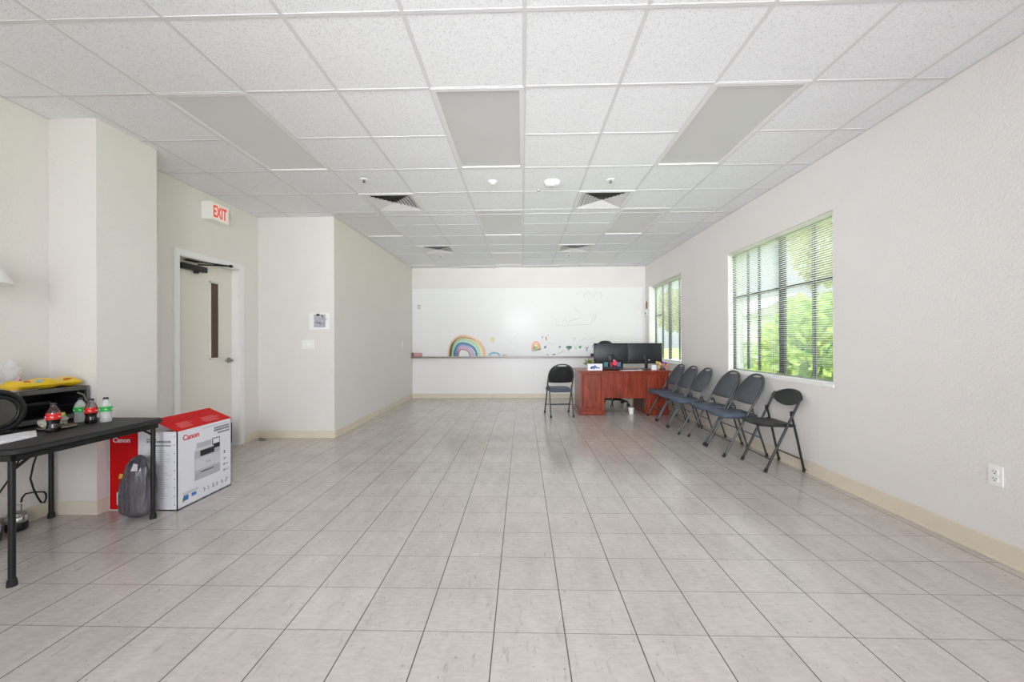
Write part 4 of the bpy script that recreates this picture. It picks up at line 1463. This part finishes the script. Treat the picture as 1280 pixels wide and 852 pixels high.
random.seed(2)
bottle('red', 'red-labelled cola bottle nearest the camera, beside the papers', -2.865, 2.40, .175, 'soda bottles on the table', False)
bottle('red', 'red-labelled cola bottle between the two green-labelled bottles', -2.908, 2.655, .165, 'soda bottles on the table', False)
bottle('green', 'green-labelled clear bottle left of the farther cola bottle', -3.022, 2.69, .165, 'soda bottles on the table', True)
bottle('green', 'green-labelled clear bottle right of the farther cola bottle', -2.853, 2.70, .168, 'soda bottles on the table', True)
jb_ = thing('sauce_bottle', 'small clear bottle with green-yellow cap behind the near cola bottle', 'bottle', (-2.985, 2.545, TZ))
MB().lathe([(.02, 0), (.022, .006), (.022, .045), (.014, .055), (.014, .06)], (0, 0, 0), 18).build('bottle_body', M_WATER, jb_)
MB().lathe([(.0215, .046), (.021, .07), (.018, .078)], (0, 0, 0), 18).build('green_neck', mat('sauce_green', (120, 190, 60), .4, var=.1), jb_)
MB().lathe([(.018, .078), (.018, .09), (0, .092)], (0, 0, 0), 18).build('bottle_cap', mat('sauce_yellow', (206, 196, 80), .4, var=.1), jb_)
pt = thing('plastic_plate', 'round clear plastic plate under the crumpled wrapper on the table', 'plate', (-2.945, 2.49, TZ))
MB().lathe([(.05, .001), (.06, .004), (.085, .012), (.088, .013), (.085, .016), (.06, .008), (0, .006)], (0, 0, 0), 32).build('dish', mat('tan_plate', (176, 160, 140), .2, trans=.3, var=.15, vscale=12), pt)
cr = MB()
bmesh.ops.create_icosphere(cr.bm, subdivisions=4, radius=1)
for v in cr.bm.verts:
    n_ = mnoise.noise(v.co * 2.2) * .35 + abs(mnoise.noise(v.co * 5)) * .25
    v.co = v.co * (1 + n_)
    v.co = Vector((v.co.x * .052, v.co.y * .06, max(.0, v.co.z * .036 + .034) + .012))
tag(cr.build('crumpled_wrapper', mat('wrapper_film', (206, 202, 192), .25, trans=.35, var=.15, vscale=20)), 'crumpled clear wrapper on the plate beside the near cola bottle', 'wrapper').location = (-2.955, 2.475, TZ)

# ------------------------------------------------------------------ printer carton
bx = thing('printer_carton', 'large red and white printer carton with open red flap by the pilaster', 'box', (-2.838, 2.955, 0))
bw_, bd_, bh_ = .522, .56, .587
x0, x1 = -bw_ / 2, bw_ / 2
th = .006
MB().span((x0, 0, 0), (x0 + bw_ * .435, th, bh_)).build('red_front', M_RED, bx, smooth=False)
MB().span((x0 + bw_ * .435, 0, 0), (x1, th, bh_)).span((x1 - th, 0, 0), (x1, bd_, bh_)).span((x0, bd_ - th, 0), (x1, bd_, bh_)).span((x0, 0, 0), (x0 + th, bd_, bh_)).span((x0, 0, 0), (x1, bd_, .008)).build('carton_shell', M_CARTON, bx, smooth=False)
MB().span((x0 + th, th, bh_ - .12), (x1 - th, bd_ - th, bh_ - .1)).build('carton_filling', M_CARTONIN, bx, smooth=False)
eg = MB().span((x0, -.0012, bh_ - .006), (x0 + bw_ * .44, 0, bh_)).span((x0, -.0012, 0), (x0 + .005, 0, bh_)).span((x0 + bw_ * .43, -.0012, 0), (x0 + bw_ * .44, 0, bh_)).span((x0, -.0012, 0), (x0 + bw_ * .44, 0, .006))
eg.build('pale_edge', M_CARTON, bx, smooth=False)
# raised right flap, hinged on the top right edge
FW, FR = .20, .085
hinge = Vector((x1, 0, bh_))
ux, uy = Vector((0, 1, 0)), Vector((-FW, 0, FR)).normalized()
Lf = math.hypot(FW, FR)
fl_ = MB().prism([(0, 0), (bd_, 0), (bd_, Lf), (0, Lf)], hinge, ux, uy, .004).build('raised_flap', M_RED, bx, smooth=False)
# ux x uy points up-right: the printed side
nf = ux.cross(uy).normalized()
tx = MB()
rnd = random.Random(4)
for c0, c1 in ((.06, .24), (.30, .52)):
    for k in range(5):
        v = .03 + k * .016
        a0 = c0 + rnd.uniform(0, .03)
        tx.prism([(a0, v), (a0 + (c1 - c0) * rnd.uniform(.6, .85), v), (a0 + (c1 - c0) * .6, v + .006), (a0, v + .006)], hinge + nf * .004, ux, uy, .0008)
tx.build('flap_text', M_PINKINK, fl_, smooth=False)
# front print
text('front_logo', 'Canon', .05, (x0 + .03, -.0008, bh_ - .078), (1, 0, 0), (0, 0, 1), M_CARTON, bx, .0012, bold=.0012)
fp = MB()
rnd = random.Random(9)
for z, a0, a1, hh in ((bh_ - .062, .29, .36, .012), (bh_ - .082, .29, .47, .016), (bh_ - .108, .33, .47, .01)):
    x = a0
    while x < a1:
        wdt = rnd.uniform(.007, .012)
        fp.span((x0 + x, -.0012, z), (x0 + x + wdt, 0, z + hh))
        x += wdt + .004
fp.build('front_text', M_INK, bx, smooth=False)
fp = MB()
for k in range(22):
    z = bh_ - .14 - k * .017
    fp.span((x0 + .30, -.001, z), (x0 + .30 + rnd.uniform(.12, .18), 0, z + .007))
fp.build('front_fine_print', M_PRINTLIGHT, bx, smooth=False)
fp = MB()
for k in range(9):
    z = bh_ - .035 - k * .064
    fp.span((x1 - .025, -.001, z), (x1 - .017, 0, z + .006))
fp.build('front_ticks', M_INK, bx, smooth=False)
pr = MB().span((x0 + .06, -.0016, .04), (x0 + .17, 0, .135)).prism([(.07, .135), (.165, .135), (.155, .165), (.09, .17)], (x0, 0, 0), (1, 0, 0), (0, 0, 1), .0016)
pr.build('front_printer_picture', M_CARTON, bx, smooth=False)
MB().span((x0 + .085, -.0022, .10), (x0 + .13, -.0015, .122)).build('front_picture_slot', M_INKDARK, bx, smooth=False)
# side print (right face, reads along +y)
SX = x1


def side(m, name, rects, parent=bx, th=.0012):
    k = MB()
    for y0, z0, y1, z1 in rects:
        k.span((SX, y0, z0), (SX + th, y1, z1))
    return k.build(name, m, parent, smooth=False)


text('side_logo', 'Canon', .058, (SX + .0005, .05, bh_ - .078), (0, 1, 0), (0, 0, 1), M_REDINK, bx, .0012, bold=.0012)
rnd = random.Random(21)
q = []
y = .24
while y < .5:
    wd_ = rnd.uniform(.006, .02)
    q.append((y, bh_ - .028, y + wd_, bh_ - .022))
    y += wd_ + .004
side(M_PRINTMID, 'side_small_print', q)
q = []
for z, a0, hh in ((bh_ - .055, .36, .014), (bh_ - .078, .36, .018), (bh_ - .102, .40, .014)):
    y = a0
    while y < .53:
        wd_ = rnd.uniform(.008, .014)
        q.append((y, z, y + wd_, z + hh))
        y += wd_ + .004
side(M_INK, 'side_heading', q)
py0, py1 = .16, .425
pic = side(M_PRINTMID, 'side_printer_picture', [(py0, .165, py1, .40), (py0 + .02, .40, py0 + .17, .455)])
side(M_PRINTLIGHT, 'picture_highlight', [(py0 + .005, .24, py1 - .004, .335), (py0 + .005, .395, py0 + .165, .415)], pic, .0018)
side(M_INKDARK, 'picture_slot', [(py0 + .055, .345, py1 - .065, .39), (py1 - .07, .375, py1 - .002, .405), (py0 + .06, .215, py1 - .07, .222)], pic, .0024)
side(M_INKDARK, 'picture_screen_frame', [(py1 - .085, .405, py1 - .004, .412), (py1 - .085, .452, py1 - .004, .458), (py1 - .085, .405, py1 - .079, .455), (py1 - .01, .405, py1 - .004, .455)], pic, .0024)
side(M_CARTON, 'picture_screen', [(py1 - .079, .412, py1 - .01, .452)], pic, .0024)
text('picture_brand', 'Canon', .018, (SX + .0018, .27, .28), (0, 1, 0), (0, 0, 1), M_INK, pic, .0008)
q = []
for k, y in enumerate((.24, .285, .335, .38, .435, .485)):
    for j in range(3):
        yy = y + rnd.uniform(0, .014)
        q.append((yy, .055 + j * .011 + k * .0, yy + rnd.uniform(.008, .018), .062 + j * .011))
q += [(.47, .30, .485, .325), (.47, .255, .495, .262), (.47, .245, .48, .262), (.465, .20, .48, .214), (.465, .15, .48, .164)]
side(M_INK, 'side_icons', q)
side(M_PRINTMID, 'side_icon_text', [(.485, .202, .52, .212), (.485, .152, .52, .162), (.05, .105, .2, .110), (.05, .094, .19, .099)])
side(M_INKBLUE, 'side_blue_badge', [(.055, .05, .10, .088), (.13, .06, .175, .085)])
side(mat('print_lime', (150, 170, 90), .5, var=.2, vscale=40), 'side_green_badge', [(.045, .045, .062, .075)])

# grey carrier bag
gb = thing('carrier_bag', 'translucent grey plastic bag standing filled before the carton', 'bag', (-2.768, 2.845, 0))
cr = MB()
bmesh.ops.create_uvsphere(cr.bm, u_segments=40, v_segments=30, radius=1)
for v in cr.bm.verts:
    c = v.co.copy()
    zz = (c.z + 1) / 2
    aa = math.atan2(c.y, c.x)
    prof = min(1, zz * 9) ** .5 * (1.0 if zz < .35 else max(0, 1 - ((zz - .35) / .65) ** 2.3) ** .62)
    wr_ = 1 + .10 * math.sin(aa * 9 + 2 * math.sin(zz * 4)) * zz + .07 * mnoise.noise(Vector((math.cos(aa) * 1.6, math.sin(aa) * 1.6, zz * 1.6))) + .10 * mnoise.noise(Vector((math.cos(aa) * 5, math.sin(aa) * 5, zz * 2.2)))
    lean = .022 * max(0, zz - .4)
    v.co = Vector((math.cos(aa) * .118 * prof * wr_ + lean, math.sin(aa) * .075 * prof * wr_, .448 * zz ** 1.0))
M_BAG = mat('grey_film', (88, 86, 93), .16, alpha=.86, coat=.3, var=.3, vscale=5, stretch=(3, 3, .7), bump=.8, bscale=14, bdist=.02)
cr.build('bag_body', M_BAG, gb)
kn = MB()
for s in (-1, 1):
    kn.tube([(.01, 0, .44), (.01 + s * .03, -.02, .42), (.01 + s * .055, -.05, .37)], [.01, .012, .004], 8)
kn.build('bag_handles', M_BAG, gb)
MB().prism([(-.014, 0), (.012, .004), (.016, .03), (-.008, .034)], (-.055, -.074, .30), (1, 0, 0), (0, .1, 1), .003).build('yellow_print', mat('bag_print', (196, 150, 60), .5, var=.2), gb)
MB().prism([(-.02, 0), (.025, .004), (.02, .045), (-.01, .05)], (.04, -.075, .352), (1, 0, 0), (.0, .25, 1), .003).build('white_patch', mat('bag_window', (206, 206, 212), .3, var=.1), gb)

# chrome canisters by the wall under the table
def canister(label, x, y, r, h):
    t = thing('metal_canister', label, 'canister', (x, y, 0), .4, 'metal canisters under the table')
    MB().lathe([(r * .9, 0), (r, .008), (r, h * .42), (r * .96, h * .45)], (0, 0, 0), 24).build('black_base', M_BLACKMETAL, t)
    MB().lathe([(r * .97, h * .45), (r * 1.02, h * .48), (r * 1.02, h * .72), (r * .9, h * .78)], (0, 0, 0), 24).build('steel_band', M_CHROME, t)
    MB().lathe([(r * .92, h * .78), (r * .8, h * .92), (r * .3, h), (0, h)], (0, 0, 0), 24).build('canister_lid', M_STEEL, t)
    MB().tube([(-.022, 0, h * .96), (-.024, 0, h + .045), (.024, 0, h + .045), (.022, 0, h * .96)], .004, 6).build('wire_handle', M_CHROME, t)


canister('small chrome and black canister under the table, farther along the wall', -3.395, 2.63, .052, .125)
canister('wider chrome and black canister at the left edge under the table', -3.36, 2.43, .078, .135)
# power cord dropping behind the table
P = [(-3.4, 2.75, .675), (-3.4, 2.75, .54), (-3.4, 2.749, .478), (-3.4, 2.728, .412), (-3.4, 2.71, .318), (-3.4, 2.728, .24), (-3.4, 2.751, .175), (-3.405, 2.775, .129), (-3.41, 2.80, .117), (-3.415, 2.815, .142),
     (-3.41, 2.81, .174), (-3.4, 2.789, .198), (-3.395, 2.733, .218), (-3.39, 2.674, .227), (-3.385, 2.652, .208), (-3.383, 2.645, .18)]
tag(MB().tube(P, .0055, 8).build('power_cord', M_BLACK), 'looped black power cord hanging behind the table by the wall', 'cord')
tag(MB().tube([(-3.4, 2.71, .66), (-3.4, 2.692, .532), (-3.4, 2.661, .486), (-3.4, 2.635, .44), (-3.42, 2.605, .343), (-3.45, 2.57, .25), (-3.468, 2.565, .22)], .005, 8).build('power_cord', M_BLACK), 'thin black cord slanting down behind the near table leg', 'cord')
tag(MB().prism([(-.03, 0), (.03, 0), (.03, .012), (-.03, .035)], (-3.33, 5.12, 0), (1, 0, 0), (0, 0, 1), .045).build('door_wedge', mat('wedge_grey', (128, 124, 116), .7, var=.1), smooth=False), 'small grey wedge on the floor beside the door', 'doorstop')

# ------------------------------------------------------------------ outside the windows
struct(MB().span((XR + .02, -12, -.3), (70, 80, -.2)).build('ground', mat('lawn_grass', (166, 190, 112), .9, var=.2, vscale=3, bump=.4, bscale=40, bdist=.03), smooth=False), 'sunny lawn outside the windows')
struct(MB().span((XR + T, -3, -.2), (4.5, 14, -.16)).build('bounce_strip', mat('bounce_concrete', (214, 210, 204), .8, var=.05, vscale=3), smooth=False), 'pale concrete strip added along the outside wall to bounce light')  # unseen strip added to reflect neutral light in through the windows
struct(MB().span((XR + .02, 26, -.2), (70, 33, -.17)).build('road', mat('road_concrete', (226, 226, 224), .8, var=.05, vscale=2), smooth=False), 'pale road beyond the lawn')
LG1 = leaf_material('leaf_bright', (150, 184, 78), (222, 236, 140))
LG2 = leaf_material('leaf_olive', (142, 146, 84), (206, 202, 138))
LG3 = leaf_material('leaf_pale', (186, 202, 164), (226, 234, 206))
M_BARK = mat('bark', (86, 74, 64), .9, var=.2, vscale=12, stretch=(1, 1, .2))


def foliage(seed, c, rad, n, size, m, parent, droop=0):
    rnd = random.Random(seed)
    k = MB()
    for i in range(n):
        while True:
            v = Vector((rnd.uniform(-1, 1), rnd.uniform(-1, 1), rnd.uniform(-1, 1)))
            if .25 < v.length < 1:
                break
        f = 1 + .25 * mnoise.noise(v * 2.2 + Vector((seed, 0, 0)))
        p = Vector(c) + Vector((v.x * rad[0], v.y * rad[1], v.z * rad[2])) * f
        d = (v + Vector((rnd.uniform(-.7, .7), rnd.uniform(-.7, .7), rnd.uniform(-.5, .7) - droop))).normalized()
        s = d.cross(Vector((rnd.uniform(-1, 1), rnd.uniform(-1, 1), .3))).normalized()
        L0 = size * rnd.uniform(.7, 1.4)
        wd_ = L0 * .28
        k.bm.faces.new([k.bm.verts.new(q) for q in (p, p + d * L0 * .5 + s * wd_, p + d * L0, p + d * L0 * .5 - s * wd_)])
    return k.build('foliage', m, parent, smooth=False)


def shrub(label, loc, rad, n, size, m, seed, h):
    t = thing('garden_shrub', label, 'shrub', loc)
    foliage(seed, (0, 0, h), rad, n, size, m, t)
    st = MB()
    for q in range(5):
        aa = 2 * PI * q / 5
        st.tube([(.04 * math.cos(aa), .04 * math.sin(aa), 0), (rad[0] * .5 * math.cos(aa), rad[1] * .5 * math.sin(aa), h * 1.1)], [.025, .01], 6)
    st.build('stem', M_BARK, t)


def tree(label, loc, hcrown, rad, n, size, m, seed, trunk):
    t = thing('garden_tree', label, 'tree', loc)
    foliage(seed, (0, 0, hcrown), rad, n, size, m, t, .2)
    MB().tube([(0, 0, 0), (.06, .03, hcrown * .5), (-.03, 0, hcrown)], [trunk, trunk * .8, trunk * .4], 10).build('trunk', M_BARK, t)


shrub('bright green shrub outside, filling the right side of the nearer window', (5.6, 7.75, -.2), (1.0, .75, 1.15), 5200, .17, LG1, 3, 1.05)
shrub('pale green hedge outside, behind the left half of the nearer window', (7.0, 13.0, -.2), (1.55, 1.5, .75), 3200, .22, LG3, 7, .6)
tree('olive green tree outside the top right of the nearer window', (11.2, 14.6, -.2), 4.8, (1.5, 1.4, 1.6), 1700, .24, LG2, 11, .14)
tree('olive tree spreading outside the farther window', (9.6, 24.0, -.2), 3.3, (2.9, 2.6, 1.05), 3200, .26, LG2, 17, .2)
shrub('yellow-green bush outside, low in the nearer window beside the bright shrub', (6.3, 9.95, -.2), (.6, .55, .7), 1700, .15, LG1, 23, .6)
hs = thing('neighbour_house', 'pale grey building outside, behind the hedge in the nearer window', 'house', (18.0, 30.0, -.2))
M_HOUSE = mat('house_stucco', (214, 216, 214), .85, var=.04, vscale=3)
MB().span((-3, -2.6, 0), (3.2, 2.6, 3.1)).build('house_wall', M_HOUSE, hs, smooth=False)
MB().prism([(-3.4, 3.1), (3.6, 3.1), (.1, 4.6)], (0, 3.0, 0), (1, 0, 0), (0, 0, 1), 6.0).build('house_roof', mat('roof_grey', (168, 164, 160), .8, var=.08, vscale=6), hs, smooth=False)
for x in (-1.9, .4, 1.9):
    MB().span((x - .45, -2.64, 1.0), (x + .45, -2.58, 2.2)).build('house_window', M_INK, hs, smooth=False)
